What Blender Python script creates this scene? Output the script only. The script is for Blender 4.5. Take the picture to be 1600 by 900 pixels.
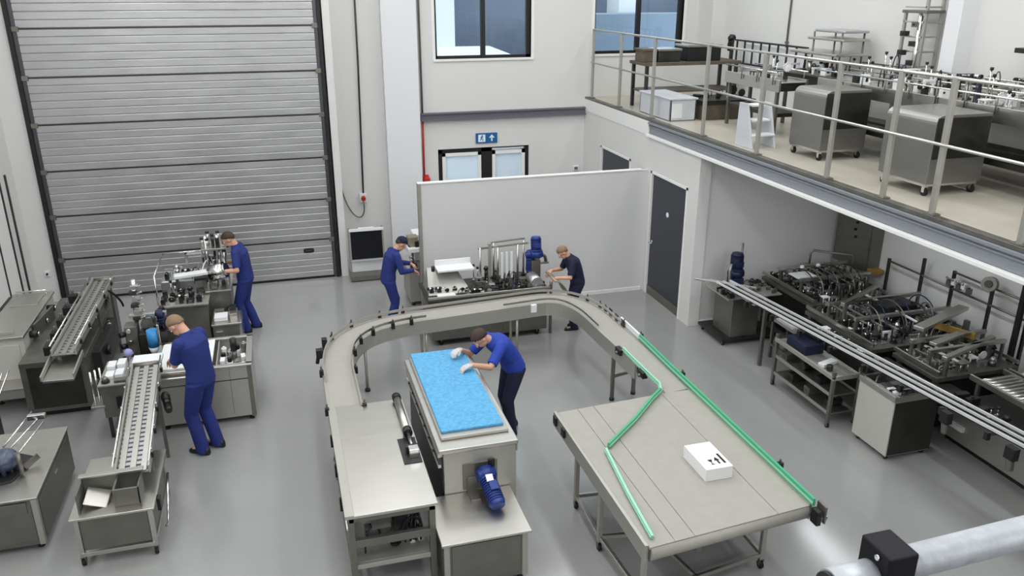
import bpy, bmesh, math, random
from mathutils import Vector, Matrix, noise

for _o in list(bpy.data.objects):
    bpy.data.objects.remove(_o)
SC = bpy.context.scene
COL = SC.collection
PI = math.pi

# ------------------------------------------------------------------ camera, world, lights, exposure
cam_d = bpy.data.cameras.new('camera')
cam_d.sensor_width = 36.0
cam_d.lens = 1272.9 / 1600 * 36
cam_d.clip_start = 0.05
cam = bpy.data.objects.new('camera', cam_d)
cam.location = (0, 0, 5.4)
cam.rotation_euler = (PI / 2 - 0.356, 0, -0.279)
COL.objects.link(cam)
SC.camera = cam
SC.view_settings.view_transform = 'Standard'
SC.view_settings.look = 'None'
SC.view_settings.gamma = 1
SC.view_settings.use_curve_mapping = False
SC.view_settings.exposure = -0.10

world = bpy.data.worlds.new('world')
SC.world = world
world.use_nodes = True
wn = world.node_tree
wn.nodes['Background'].inputs[0].default_value = (0.86, 0.93, 1.0, 1)
wn.nodes['Background'].inputs[1].default_value = 2.6

def area(name, loc, sx, sy, power, color=(1, 1, 1), rot=(0, 0, 0)):
    d = bpy.data.lights.new(name, 'AREA')
    d.shape = 'RECTANGLE'; d.size = sx; d.size_y = sy
    d.energy = power; d.color = color
    o = bpy.data.objects.new(name, d)
    o.location = loc; o.rotation_euler = rot
    COL.objects.link(o)
    return o
# rows of long luminaires under the roof
for _y in (1.5, 5.5, 9.5, 13.5):
    area('roof_light', (-2.4, _y, 8.0), 0.7, 2.6, 70, (0.98, 0.99, 1.0))
    area('roof_light', (1.6, _y, 8.0), 0.7, 2.6, 70, (0.98, 0.99, 1.0))
    area('roof_light', (5.4, _y, 8.0), 0.7, 2.6, 62, (0.98, 0.99, 1.0))
for _y in (3.0, 8.5, 13.5):
    area('roof_light', (8.0, _y, 8.0), 0.6, 2.0, 52, (1, 0.99, 0.97))
# added upward area lights brighten the ceiling and what the steel reflects
for _y in (1.0, 6.0, 11.0, 15.0):
    area('ceiling_fill', (2.2, _y, 7.4), 9.0, 1.6, 95, (0.98, 0.99, 1.0), (PI, 0, 0))
# added area light from the left; the wall has no window there
area('left_side_light', (-4.3, 7.5, 6.2), 1.6, 9.0, 260, (0.95, 0.98, 1.0), (0, -PI / 2 - 0.35 + PI, 0))
area('front_fill_light', (1.5, -4.5, 6.6), 10.0, 2.0, 330, (0.98, 0.99, 1.0), (PI / 2 - 0.15, 0, 0))  # added fill behind the camera for partition, people and machine fronts
# added lights under the mezzanine, for glints on the rails
for _y in (5.2, 8.6):
    area('glint_light', (7.6, _y, 2.85), 0.12, 1.5, 20, (0.92, 0.96, 1.0))

# ------------------------------------------------------------------ materials
def lin(c):
    return tuple(((v / 255) / 12.92 if v / 255 <= 0.04045 else ((v / 255 + 0.055) / 1.055) ** 2.4) for v in c)

MATS = {}
def mat(name, rgb, metal=0.0, rough=0.5, var=0.0, vscale=6.0, stretch=(1, 1, 1), bump=0.0, bscale=60.0,
        rvar=0.0, spec=0.5, coat=0.0):
    m = bpy.data.materials.new(name)
    m.use_nodes = True
    nt = m.node_tree
    b = nt.nodes['Principled BSDF']
    c = lin(rgb)
    b.inputs['Base Color'].default_value = (*c, 1)
    b.inputs['Metallic'].default_value = metal
    b.inputs['Roughness'].default_value = rough
    b.inputs['Specular IOR Level'].default_value = spec
    if coat: b.inputs['Coat Weight'].default_value = coat
    if var or rvar or bump:
        tc = nt.nodes.new('ShaderNodeTexCoord')
        mp = nt.nodes.new('ShaderNodeMapping')
        mp.inputs['Scale'].default_value = stretch
        nt.links.new(tc.outputs['Object'], mp.inputs[0])
    if var or rvar:
        n = nt.nodes.new('ShaderNodeTexNoise')
        n.inputs['Scale'].default_value = vscale
        n.inputs['Detail'].default_value = 4
        nt.links.new(mp.outputs[0], n.inputs[0])
    if var:
        mr = nt.nodes.new('ShaderNodeMapRange')
        mr.inputs[1].default_value = 0.3; mr.inputs[2].default_value = 0.7
        mr.inputs[3].default_value = 1 - var; mr.inputs[4].default_value = 1 + var
        nt.links.new(n.outputs[0], mr.inputs[0])
        mx = nt.nodes.new('ShaderNodeVectorMath'); mx.operation = 'SCALE'
        mx.inputs[0].default_value = c
        nt.links.new(mr.outputs[0], mx.inputs['Scale'])
        nt.links.new(mx.outputs[0], b.inputs['Base Color'])
    if rvar:
        mr2 = nt.nodes.new('ShaderNodeMapRange')
        mr2.inputs[1].default_value = 0.3; mr2.inputs[2].default_value = 0.7
        mr2.inputs[3].default_value = max(0.03, rough - rvar); mr2.inputs[4].default_value = rough + rvar
        nt.links.new(n.outputs[0], mr2.inputs[0])
        nt.links.new(mr2.outputs[0], b.inputs['Roughness'])
    if bump:
        n2 = nt.nodes.new('ShaderNodeTexNoise')
        n2.inputs['Scale'].default_value = bscale
        n2.inputs['Detail'].default_value = 3
        nt.links.new(mp.outputs[0], n2.inputs[0])
        bp = nt.nodes.new('ShaderNodeBump')
        bp.inputs['Strength'].default_value = bump
        bp.inputs['Distance'].default_value = 0.01
        nt.links.new(n2.outputs[0], bp.inputs['Height'])
        nt.links.new(bp.outputs[0], b.inputs['Normal'])
    MATS[name] = m
    return m

STEEL = mat('brushed_steel', (196, 194, 188), 1.0, 0.33, 0.02, 3.0, (1, 5, 5), rvar=0.03)
STEEL2 = mat('satin_steel', (178, 176, 170), 0.65, 0.42, 0.03, 2.0, (4, 1, 4), rvar=0.03)
STEELD = mat('dull_steel', (126, 124, 118), 0.8, 0.42, 0.10, 5.0, rvar=0.08)
STEELM = mat('grey_steel', (150, 149, 146), 0.85, 0.36, 0.03, 2.0, rvar=0.03)
STEELX = mat('dark_steel', (78, 77, 75), 0.9, 0.42, 0.12, 6.0, rvar=0.08)
CHROME = mat('polished_steel', (220, 220, 218), 1.0, 0.18)
ALU = mat('aluminium', (188, 190, 192), 0.9, 0.38, 0.04, 8)
GALV = mat('galvanised_tube', (178, 182, 188), 0.45, 0.5, 0.10, 30, bump=0.08, bscale=60)
MBLACK = mat('matt_black_box', (16, 16, 22), 0, 0.6, spec=0.25)
BLACK = mat('black_plastic', (22, 22, 24), 0, 0.45)
RUBBER = mat('black_rubber', (14, 14, 14), 0, 0.7)
DGREY = mat('anthracite_paint', (50, 53, 62), 0, 0.45)
WALL = mat('wall_paint', (214, 214, 212), 0, 0.8, 0.012, 1.5)
WALL2 = mat('partition_paint', (208, 208, 208), 0, 0.7, 0.012, 1.5)
PILAST = mat('pilaster_paint', (222, 223, 226), 0, 0.7)
FLOOR = mat('epoxy_floor', (146, 147, 146), 0, 0.17, 0.035, 0.8, rvar=0.05, spec=0.6)
FLOOR2 = mat('mezzanine_floor_vinyl', (184, 179, 166), 0, 0.35, 0.05, 1.4, rvar=0.06)
FASCIA = mat('fascia_grey_paint', (140, 145, 152), 0.3, 0.5)
RAILW = mat('pale_wear_rail', (226, 227, 228), 0.2, 0.28)
FRONTW = mat('front_wall_grey', (140, 140, 140), 0, 0.8)  # grey tone set for reflections in the steel; the wall is unseen
WHITE = mat('white_paint', (232, 232, 230), 0, 0.45)
WPLAST = mat('white_plastic', (226, 228, 230), 0, 0.4)
CARD = mat('white_cardboard', (232, 232, 232), 0, 0.7)
INK = mat('black_print', (30, 30, 34), 0, 0.8)
BELT = mat('grey_modular_belt', (160, 157, 150), 0, 0.6, 0.03, 9, bump=0.25, bscale=140)
BLUEB = mat('blue_belt', (82, 160, 206), 0, 0.5, 0.2, 26, bump=0.9, bscale=55)
GREEN = mat('green_guide', (72, 170, 128), 0, 0.4)
GREENL = mat('pale_green_guide', (150, 208, 182), 0, 0.35)
MBLUE = mat('motor_blue', (34, 56, 128), 0.1, 0.4)
MNAVY = mat('motor_navy', (26, 34, 72), 0.1, 0.45)
NAVY = mat('blue_workwear', (27, 44, 112), 0, 0.85, 0.10, 9, bump=0.5, bscale=24)
ROYAL = mat('royal_blue_shirt', (34, 62, 158), 0, 0.85, 0.10, 9, bump=0.5, bscale=24)
DNAVY = mat('dark_navy_cloth', (18, 24, 52), 0, 0.85, 0.10, 9, bump=0.5, bscale=24)
SKIN = mat('skin', (205, 156, 132), 0, 0.55, 0.03, 12)
HAIRB = mat('brown_hair', (58, 42, 34), 0, 0.7, 0.2, 60)
HAIRG = mat('ash_hair', (134, 110, 84), 0, 0.7, 0.2, 60)
CAPM = mat('camouflage_cap', (96, 84, 62), 0, 0.85, 0.35, 26)
GLOVE = mat('pale_glove', (192, 190, 188), 0, 0.7)
SHOE = mat('black_shoe', (20, 20, 22), 0, 0.5)
RED = mat('signal_red', (190, 44, 40), 0, 0.45)
YELLOW = mat('ochre_bar', (150, 122, 52), 0, 0.5)
SIGNB = mat('sign_blue', (22, 92, 150), 0, 0.5)
SIGNG = mat('sign_pale', (224, 238, 244), 0, 0.5)
SCREEN = mat('black_panel', (17, 18, 26), 0, 0.3)
BROWN = mat('brown_board', (92, 82, 70), 0, 0.6, 0.15, 8)
CRATE = mat('translucent_crate', (196, 200, 206), 0, 0.35)
WOOD = mat('khaki_cover', (150, 142, 120), 0.4, 0.45)
BLUECL = mat('bright_blue_film', (52, 134, 196), 0, 0.45, 0.1, 20)
LILAC = mat('lilac_plastic', (146, 146, 196), 0, 0.45)
EXTW = mat('exterior_grey_cladding', (118, 128, 146), 0, 0.7, 0.05, 2)
PALE = mat('lit_steel_face', (204, 202, 196), 0.35, 0.42, 0.03, 2.0, rvar=0.03)  # lightened steel, puts the light on left-turned faces into the colour
EXTB = mat('exterior_pale_blue', (126, 142, 160), 0, 0.7)
EXTC = mat('exterior_white', (238, 240, 242), 0, 0.7)
ROLL = mat('embossed_aluminium', (184, 184, 185), 0.78, 0.40, 0.08, 2.2, (0.6, 1, 2.5), bump=0.22, bscale=42, rvar=0.05)
ROLLG = mat('guide_rail_grey', (92, 94, 98), 0.8, 0.4)
BEAMP = mat('grey_beam_paint', (104, 102, 112), 0.1, 0.5)
HAZEB = mat('smoky_blue_plastic', (70, 78, 100), 0, 0.3, 0.3, 25)

def glass_mat(name, tint, refl=0.1):
    m = bpy.data.materials.new(name); m.use_nodes = True
    nt = m.node_tree; nt.nodes.clear()
    out = nt.nodes.new('ShaderNodeOutputMaterial')
    tr = nt.nodes.new('ShaderNodeBsdfTransparent'); tr.inputs[0].default_value = (*tint, 1)
    gl = nt.nodes.new('ShaderNodeBsdfGlossy'); gl.inputs['Roughness'].default_value = 0.02
    mx = nt.nodes.new('ShaderNodeMixShader')
    lw = nt.nodes.new('ShaderNodeFresnel'); lw.inputs[0].default_value = 1.45
    nt.links.new(lw.outputs[0], mx.inputs[0])
    nt.links.new(tr.outputs[0], mx.inputs[1]); nt.links.new(gl.outputs[0], mx.inputs[2])
    nt.links.new(mx.outputs[0], out.inputs[0])
    return m
GLASS = glass_mat('window_glass', (0.90, 0.95, 0.97))
FROST = bpy.data.materials.new('frosted_glass'); FROST.use_nodes = True
_b = FROST.node_tree.nodes['Principled BSDF']
_b.inputs['Base Color'].default_value = (0.86, 0.92, 0.97, 1)
_b.inputs['Roughness'].default_value = 0.35
_b.inputs['Transmission Weight'].default_value = 0.85
_b.inputs['IOR'].default_value = 1.1
PANEW = bpy.data.materials.new('milky_glass'); PANEW.use_nodes = True
_nt = PANEW.node_tree; _nt.nodes.clear()
_o = _nt.nodes.new('ShaderNodeOutputMaterial'); _d = _nt.nodes.new('ShaderNodeBsdfDiffuse'); _t = _nt.nodes.new('ShaderNodeBsdfTranslucent'); _m = _nt.nodes.new('ShaderNodeMixShader')
_d.inputs[0].default_value = (0.80, 0.88, 0.94, 1); _t.inputs[0].default_value = (0.84, 0.92, 0.97, 1); _m.inputs[0].default_value = 0.5
_nt.links.new(_d.outputs[0], _m.inputs[1]); _nt.links.new(_t.outputs[0], _m.inputs[2]); _nt.links.new(_m.outputs[0], _o.inputs[0])
CLEAR = glass_mat('clear_plastic', (0.86, 0.90, 0.93))

# ------------------------------------------------------------------ mesh helpers
class MB:
    """Collects solids; build() links them as one mesh object."""
    def __init__(self):
        self.v = []; self.f = []; self.mi = []; self.sm = []; self.m = 0
    def _add(self, vs, fs, smooth=False):
        o = len(self.v)
        self.v += [Vector(p) for p in vs]
        for f in fs:
            self.f.append([i + o for i in f]); self.mi.append(self.m); self.sm.append(smooth)
        return self
    def mat(self, i):
        self.m = i; return self
    def box(self, x0, x1, y0, y1, z0, z1):
        if x0 > x1: x0, x1 = x1, x0
        if y0 > y1: y0, y1 = y1, y0
        if z0 > z1: z0, z1 = z1, z0
        vs = [(x0, y0, z0), (x1, y0, z0), (x1, y1, z0), (x0, y1, z0), (x0, y0, z1), (x1, y0, z1), (x1, y1, z1), (x0, y1, z1)]
        return self._add(vs, [(0, 3, 2, 1), (4, 5, 6, 7), (0, 1, 5, 4), (1, 2, 6, 5), (2, 3, 7, 6), (3, 0, 4, 7)])
    def cbox(self, c, s, rz=0.0, rx=0.0, ry=0.0):
        M = Matrix.Rotation(rz, 3, 'Z') @ Matrix.Rotation(ry, 3, 'Y') @ Matrix.Rotation(rx, 3, 'X')
        c = Vector(c); h = Vector(s) / 2
        vs = []
        for z in (-1, 1):
            for x, y in ((-1, -1), (1, -1), (1, 1), (-1, 1)):
                vs.append(c + M @ Vector((x * h.x, y * h.y, z * h.z)))
        return self._add(vs, [(0, 3, 2, 1), (4, 5, 6, 7), (0, 1, 5, 4), (1, 2, 6, 5), (2, 3, 7, 6), (3, 0, 4, 7)])
    def beam(self, p0, p1, w, h):
        """rectangular bar from p0 to p1, w across (horizontal), h tall"""
        p0 = Vector(p0); p1 = Vector(p1); d = (p1 - p0).normalized()
        s = d.cross(Vector((0, 0, 1)))
        if s.length < 1e-4: s = Vector((1, 0, 0))
        s.normalize(); u = s.cross(d).normalized()
        vs = []
        for p in (p0, p1):
            for a, b in ((-1, -1), (1, -1), (1, 1), (-1, 1)):
                vs.append(p + s * (a * w / 2) + u * (b * h / 2))
        return self._add(vs, [(0, 3, 2, 1), (4, 5, 6, 7), (0, 1, 5, 4), (1, 2, 6, 5), (2, 3, 7, 6), (3, 0, 4, 7)])
    def cyl(self, p0, p1, r, n=12, r1=None):
        p0 = Vector(p0); p1 = Vector(p1); d = (p1 - p0).normalized()
        a = d.orthogonal().normalized(); b = d.cross(a)
        if r1 is None: r1 = r
        vs = []
        for p, rr in ((p0, r), (p1, r1)):
            for i in range(n):
                t = 2 * PI * i / n
                vs.append(p + a * (rr * math.cos(t)) + b * (rr * math.sin(t)))
        fs = [(i, (i + 1) % n, n + (i + 1) % n, n + i) for i in range(n)]
        self._add(vs, fs, True)
        o = len(self.v) - 2 * n
        self.f.append([o + i for i in reversed(range(n))]); self.mi.append(self.m); self.sm.append(False)
        self.f.append([o + n + i for i in range(n)]); self.mi.append(self.m); self.sm.append(False)
        return self
    def tube(self, path, r, n=8, closed=False):
        P = [Vector(p) for p in path]; N = len(P)
        vs = []; prev = None
        for i in range(N):
            if closed: d = (P[(i + 1) % N] - P[i - 1])
            else: d = P[min(i + 1, N - 1)] - P[max(i - 1, 0)]
            d.normalize()
            a = d.orthogonal().normalized() if prev is None else (prev - d * prev.dot(d)).normalized()
            prev = a; b = d.cross(a)
            rr = r[i] if isinstance(r, (list, tuple)) else r
            for k in range(n):
                t = 2 * PI * k / n
                vs.append(P[i] + a * (rr * math.cos(t)) + b * (rr * math.sin(t)))
        fs = []
        for i in range(N if closed else N - 1):
            j = (i + 1) % N
            for k in range(n):
                fs.append((i * n + k, i * n + (k + 1) % n, j * n + (k + 1) % n, j * n + k))
        self._add(vs, fs, True)
        if not closed:
            o = len(self.v) - N * n
            self.f.append([o + i for i in reversed(range(n))]); self.mi.append(self.m); self.sm.append(False)
            self.f.append([o + (N - 1) * n + i for i in range(n)]); self.mi.append(self.m); self.sm.append(False)
        return self
    def loft(self, rings, smooth=True):
        n = len(rings[0]); vs = [p for r in rings for p in r]; fs = []
        for i in range(len(rings) - 1):
            for k in range(n):
                fs.append((i * n + k, i * n + (k + 1) % n, (i + 1) * n + (k + 1) % n, (i + 1) * n + k))
        fs.append(tuple(reversed(range(n)))); fs.append(tuple((len(rings) - 1) * n + k for k in range(n)))
        return self._add(vs, fs, smooth)
    def ell(self, c, ax, ay, az, nu=16, nv=10, keep=None):
        """ellipsoid; ax, ay, az are half-axis vectors"""
        c = Vector(c); ax = Vector(ax); ay = Vector(ay); az = Vector(az)
        vs = [c + az]; 
        for j in range(1, nv):
            t = PI * j / nv
            for i in range(nu):
                u = 2 * PI * i / nu
                vs.append(c + az * math.cos(t) + (ax * math.cos(u) + ay * math.sin(u)) * math.sin(t))
        vs.append(c - az)
        fs = [(0, 1 + i, 1 + (i + 1) % nu) for i in range(nu)]
        for j in range(nv - 2):
            for i in range(nu):
                a = 1 + j * nu; fs.append((a + i, a + nu + i, a + nu + (i + 1) % nu, a + (i + 1) % nu))
        L = len(vs) - 1; a = 1 + (nv - 2) * nu
        fs += [(L, a + (i + 1) % nu, a + i) for i in range(nu)]
        if keep: fs = [f for f in fs if all(keep(vs[i]) for i in f)]
        return self._add(vs, fs, True)
    def sph(self, c, r, nu=10, nv=7):
        return self.ell(c, (r, 0, 0), (0, r, 0), (0, 0, r), nu, nv)
    def prism(self, poly, z0, z1):
        n = len(poly)
        vs = [(x, y, z0) for x, y in poly] + [(x, y, z1) for x, y in poly]
        fs = [tuple(reversed(range(n))), tuple(range(n, 2 * n))] + [(i, (i + 1) % n, n + (i + 1) % n, n + i) for i in range(n)]
        return self._add(vs, fs)
    def sweep(self, path, u0, u1, z0, z1):
        """rectangular strip along a path (list of 3D pts), offset u sideways (left +), z relative"""
        P = [Vector(p) for p in path]; N = len(P); vs = []
        for i in range(N):
            d = P[min(i + 1, N - 1)] - P[max(i - 1, 0)]; d.z = 0; d.normalize()
            l = Vector((-d.y, d.x, 0))
            for u, z in ((u0, z0), (u1, z0), (u1, z1), (u0, z1)):
                vs.append(P[i] + l * u + Vector((0, 0, z)))
        fs = []
        for i in range(N - 1):
            for k in range(4):
                fs.append((i * 4 + k, i * 4 + (k + 1) % 4, i * 4 + 4 + (k + 1) % 4, i * 4 + 4 + k))
        fs.append((3, 2, 1, 0)); fs.append(tuple((N - 1) * 4 + k for k in range(4)))
        return self._add(vs, fs)
    def build(self, name, mats, parent=None, bevel=0.0, seg=2):
        me = bpy.data.meshes.new(name)
        org = Vector((0, 0, 0)); p = parent
        while p is not None:
            org += p.location; p = p.parent
        me.from_pydata([tuple(v - org) for v in self.v], [], self.f)
        if not isinstance(mats, (list, tuple)): mats = [mats]
        for m in mats: me.materials.append(m)
        me.polygons.foreach_set('material_index', [min(i, len(mats) - 1) for i in self.mi])
        me.polygons.foreach_set('use_smooth', self.sm)
        bm = bmesh.new(); bm.from_mesh(me)
        bmesh.ops.recalc_face_normals(bm, faces=bm.faces)
        bm.to_mesh(me); bm.free()
        me.update()
        o = bpy.data.objects.new(name, me)
        COL.objects.link(o)
        if parent is not None: o.parent = parent
        if bevel:
            b = o.modifiers.new('bevel', 'BEVEL'); b.width = bevel; b.segments = seg
            b.limit_method = 'ANGLE'; b.angle_limit = math.radians(40)
        return o

def thing(name, label, cat, loc=(0, 0, 0), group=None):
    o = bpy.data.objects.new(name, None)
    o.empty_display_size = 0.1
    o.location = loc
    COL.objects.link(o)
    o['label'] = label; o['category'] = cat
    if group: o['group'] = group
    return o
def tag(o, label, cat, group=None):
    o['label'] = label; o['category'] = cat
    if group: o['group'] = group
    return o
def struct(o):
    o['kind'] = 'structure'
    return o
def plabel(o, s):
    o['label'] = s
    return o
def dup(root, loc, label, group=None):
    r = root.copy(); COL.objects.link(r); r.location = loc; r['label'] = label
    if group: r['group'] = group
    for ch in list(root.children):
        c = ch.copy(); COL.objects.link(c); c.parent = r
        for g in list(ch.children):
            d = g.copy(); COL.objects.link(d); d.parent = c
    return r
def bx(name, m, parent, *b, bevel=0.004):
    return MB().box(*b).build(name, m, parent, bevel)
def lerp(a, b, t):
    return Vector(a) * (1 - t) + Vector(b) * t
def arc(cx, cy, r, a0, a1, n, z):
    return [(cx + r * math.cos(math.radians(a0 + (a1 - a0) * i / n)), cy + r * math.sin(math.radians(a0 + (a1 - a0) * i / n)), z) for i in range(n + 1)]
def bez(p0, p1, p2, p3, n=10):
    p0, p1, p2, p3 = map(Vector, (p0, p1, p2, p3)); out = []
    for i in range(n + 1):
        t = i / n; s = 1 - t
        out.append(p0 * s ** 3 + p1 * 3 * s * s * t + p2 * 3 * s * t * t + p3 * t ** 3)
    return out

# ------------------------------------------------------------------ machine pieces (each one part of a machine)
def caster(root, x, y, h=0.10, r=0.04):
    w = MB(); w.cyl((x - 0.015, y, r), (x + 0.015, y, r), r, 14)
    p = MB(); p.box(x - 0.022, x - 0.016, y - 0.02, y + 0.02, r - 0.005, h - 0.005)
    p.box(x + 0.016, x + 0.022, y - 0.02, y + 0.02, r - 0.005, h - 0.005); p.box(x - 0.024, x + 0.024, y - 0.024, y + 0.024, h - 0.008, h)
    f = p.build('caster', STEELD, root)
    w.build('wheel', RUBBER, f)
def foot(root, x, y, h=0.08):
    m = MB(); m.cyl((x, y, 0), (x, y, 0.025), 0.035, 14, 0.028); m.mat(1); m.cyl((x, y, 0.02), (x, y, h), 0.012, 8)
    m.build('levelling_foot', [BLACK, STEELD], root)
def leg(root, x, y, z0, z1, w=0.05, m=None):
    return bx('leg', m or STEEL2, root, x - w / 2, x + w / 2, y - w / 2, y + w / 2, z0, z1)
def gear_motor(root, p, axis, L=0.3, r=0.075, m=None, name='gear_motor'):
    """finned motor: p is the gearbox centre, axis the way the motor points"""
    m = m or MBLUE; p = Vector(p); a = Vector(axis).normalized()
    g = MB()
    s = a.cross(Vector((0, 0, 1)))
    if s.length < 0.1: s = Vector((1, 0, 0))
    s.normalize(); u = s.cross(a)
    g.cyl(p - a * 0.06, p + a * 0.05, r * 0.95, 16)
    g.cyl(p - s * r * 1.1, p + s * r * 1.1, r * 0.7, 16)
    g.cyl(p + a * 0.05, p + a * 0.075, r * 1.05, 16)
    q = p + a * 0.075
    g.cyl(q, q + a * L, r * 0.86, 16)
    k = 9
    for i in range(k):
        t = q + a * (L * (i + 0.5) / k)
        g.cyl(t - a * L * 0.022, t + a * L * 0.022, r, 16)
    e = q + a * L
    g.cyl(e, e + a * 0.05, r * 1.02, 16, r * 0.8)
    o = g.build(name, m, root)
    t = MB(); c = q + a * L * 0.45 + u * r * 1.0
    pts = [c + s * i * r * 0.5 + a * j * L * 0.2 + u * k2 * r * 0.28 for k2 in (-1, 1) for i, j in ((-1, -1), (1, -1), (1, 1), (-1, 1))]
    t._add(pts, [(0, 3, 2, 1), (4, 5, 6, 7), (0, 1, 5, 4), (1, 2, 6, 5), (2, 3, 7, 6), (3, 0, 4, 7)])
    t.build('terminal_box', m, o, 0.004)
    return o
def air_cylinder(root, p, axis, L=0.2, r=0.02):
    p = Vector(p); a = Vector(axis).normalized(); g = MB()
    g.cyl(p, p + a * L, r, 12); g.mat(1); g.cyl(p - a * 0.02, p + a * 0.015, r * 1.2, 12); g.cyl(p + a * (L - 0.015), p + a * (L + 0.02), r * 1.2, 12)
    g.mat(0); g.cyl(p + a * (L + 0.02), p + a * (L + 0.09), r * 0.4, 8)
    return g.build('air_cylinder', [CHROME, BLACK], root)
def knob_post(root, x, y, z, h=0.15):
    g = MB(); g.cyl((x, y, z), (x, y, z + h), 0.009, 8); g.cbox((x, y, z + 0.008), (0.05, 0.04, 0.016))
    g.mat(1); g.cyl((x, y, z + h - 0.02), (x, y, z + h + 0.012), 0.022, 10)
    return g.build('clamp_post', [CHROME, BLACK], root)
def hose(root, p0, p1, sag=0.15, r=0.008, m=None, name='hose', up=True):
    p0 = Vector(p0); p1 = Vector(p1); d = Vector((0, 0, sag if up else -sag))
    return MB().tube(bez(p0, p0 + d, p1 + d, p1, 14), r, 6).build(name, m or BLACK, root)
def wheel(root, p, axis, r, t=0.02, m=None, name='star_wheel', n=12):
    p = Vector(p); a = Vector(axis).normalized(); g = MB()
    g.cyl(p - a * t / 2, p + a * t / 2, r, 20); g.cyl(p - a * t, p + a * t, r * 0.3, 12)
    b = a.orthogonal().normalized(); c = a.cross(b)
    for i in range(n):
        an = 2 * PI * i / n; q = p + (b * math.cos(an) + c * math.sin(an)) * r
        g.cyl(q - a * t / 2, q + a * t / 2, r * 0.16, 6)
    return g.build(name, m or ALU, root)
def portal(root, x0, x1, y, z0, z1, r=0.02, m=None, name='tie_frame'):
    g = MB(); g.tube([(x0, y, z0), (x0, y, z1 - 0.03), (x0 + 0.03, y, z1), (x1 - 0.03, y, z1), (x1, y, z1 - 0.03), (x1, y, z0)], r, 8)
    return g.build(name, m or CHROME, root)
def roller_bed(root, x0, x1, y0, y1, z, pitch=0.06, r=0.02, along='y', m=None):
    g = MB()
    if along == 'y':
        n = int((y1 - y0) / pitch)
        for i in range(n): g.cyl((x0, y0 + (i + .5) * pitch, z), (x1, y0 + (i + .5) * pitch, z), r, 10)
    else:
        n = int((x1 - x0) / pitch)
        for i in range(n): g.cyl((x0 + (i + .5) * pitch, y0, z), (x0 + (i + .5) * pitch, y1, z), r, 10)
    return g.build('roller_row', m or STEEL, root)
def deck_gear(root, x0, x1, y0, y1, z, seed, cell=0.22, hmax=0.3, dense=0.85, ms=None):
    """fills a machine deck with mechanism: every cell gets one small assembly standing on the deck"""
    R = random.Random(seed); ms = ms or [STEEL, STEELD, STEELX, ALU]
    nx = max(1, int((x1 - x0) / cell)); ny = max(1, int((y1 - y0) / cell))
    cx = (x1 - x0) / nx; cy = (y1 - y0) / ny
    for i in range(nx):
        for j in range(ny):
            if R.random() > dense: continue
            x = x0 + (i + 0.5) * cx; y = y0 + (j + 0.5) * cy
            h = hmax * (0.35 + 0.65 * R.random()); k = R.randrange(9); m = R.choice(ms)
            if k == 0:
                g = MB(); g.box(x - cx * .3, x + cx * .3, y - cy * .2, y + cy * .2, z, z + h * .45); g.mat(1)
                g.cyl((x, y, z + h * .45), (x, y, z + h * .45 + 0.02), 0.02, 8); g.cyl((x - cx * .2, y, z + h * .3), (x - cx * .2, y - cy * .28, z + h * .3), 0.014, 8)
                g.build('bearing_block', [m, BLACK], root, 0.004)
            elif k == 1:
                g = MB(); g.box(x - cx * .4, x + cx * .4, y - cy * .35, y + cy * .35, z + h * .4, z + h * .4 + 0.012)
                for a in (-1, 1):
                    for b in (-1, 1): g.cyl((x + a * cx * .33, y + b * cy * .28, z), (x + a * cx * .33, y + b * cy * .28, z + h * .4), 0.01, 6)
                g.build('mounting_plate', m, root)
            elif k == 2:
                ax = R.choice(((1, 0, 0), (0, 1, 0)))
                g = MB(); g.box(x - 0.03, x + 0.03, y - 0.03, y + 0.03, z, z + h * .4); g.build('pedestal', STEELX, root)
                air_cylinder(root, (x - ax[0] * cx * .42, y - ax[1] * cy * .42, z + h * .4 + 0.022), ax, max(cx, cy) * .5, 0.022)
            elif k == 3:
                knob_post(root, x - cx * .2, y, z, h); knob_post(root, x + cx * .2, y + cy * .1, z, h * .8)
            elif k == 4:
                g = MB(); g.box(x - 0.035, x + 0.035, y - 0.012, y + 0.012, z, z + h * .5); g.build('pedestal', m, root)
                wheel(root, (x, y - 0.03, z + h * .5), (0, 1, 0), min(cx, h) * .33, 0.018, R.choice(ms))
            elif k == 5:
                g = MB(); g.box(x - cx * .46, x + cx * .46, y - 0.014, y + 0.014, z + h * .35, z + h * .35 + 0.03)
                g.box(x - cx * .4, x - cx * .32, y - .02, y + .02, z, z + h * .36); g.box(x + cx * .32, x + cx * .4, y - .02, y + .02, z, z + h * .36)
                g.build('cross_rail', m, root, 0.003)
            elif k == 6:
                g = MB(); g.cyl((x, y, z), (x, y, z + h * .7), 0.03, 12); g.cyl((x, y, z + h * .7), (x, y, z + h * .7 + .05), 0.05, 12, 0.02); g.mat(1); g.cyl((x, y, z), (x, y, z + .02), 0.05, 12)
                g.build('column_unit', [m, BLACK], root)
            elif k == 7:
                g = MB(); g.cbox((x, y, z + h * .22), (cx * .55, cy * .5, h * .44), R.uniform(-.2, .2)); g.mat(1); g.cbox((x, y - cy * .26, z + h * .25), (cx * .2, 0.01, h * .2))
                g.build('drive_housing', [m, BLACK], root, 0.006)
            else:
                hose(root, (x - cx * .4, y - cy * .3, z), (x + cx * .4, y + cy * .3, z), h * 1.1, 0.009, R.choice([BLACK, MNAVY, STEELD]))
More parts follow.
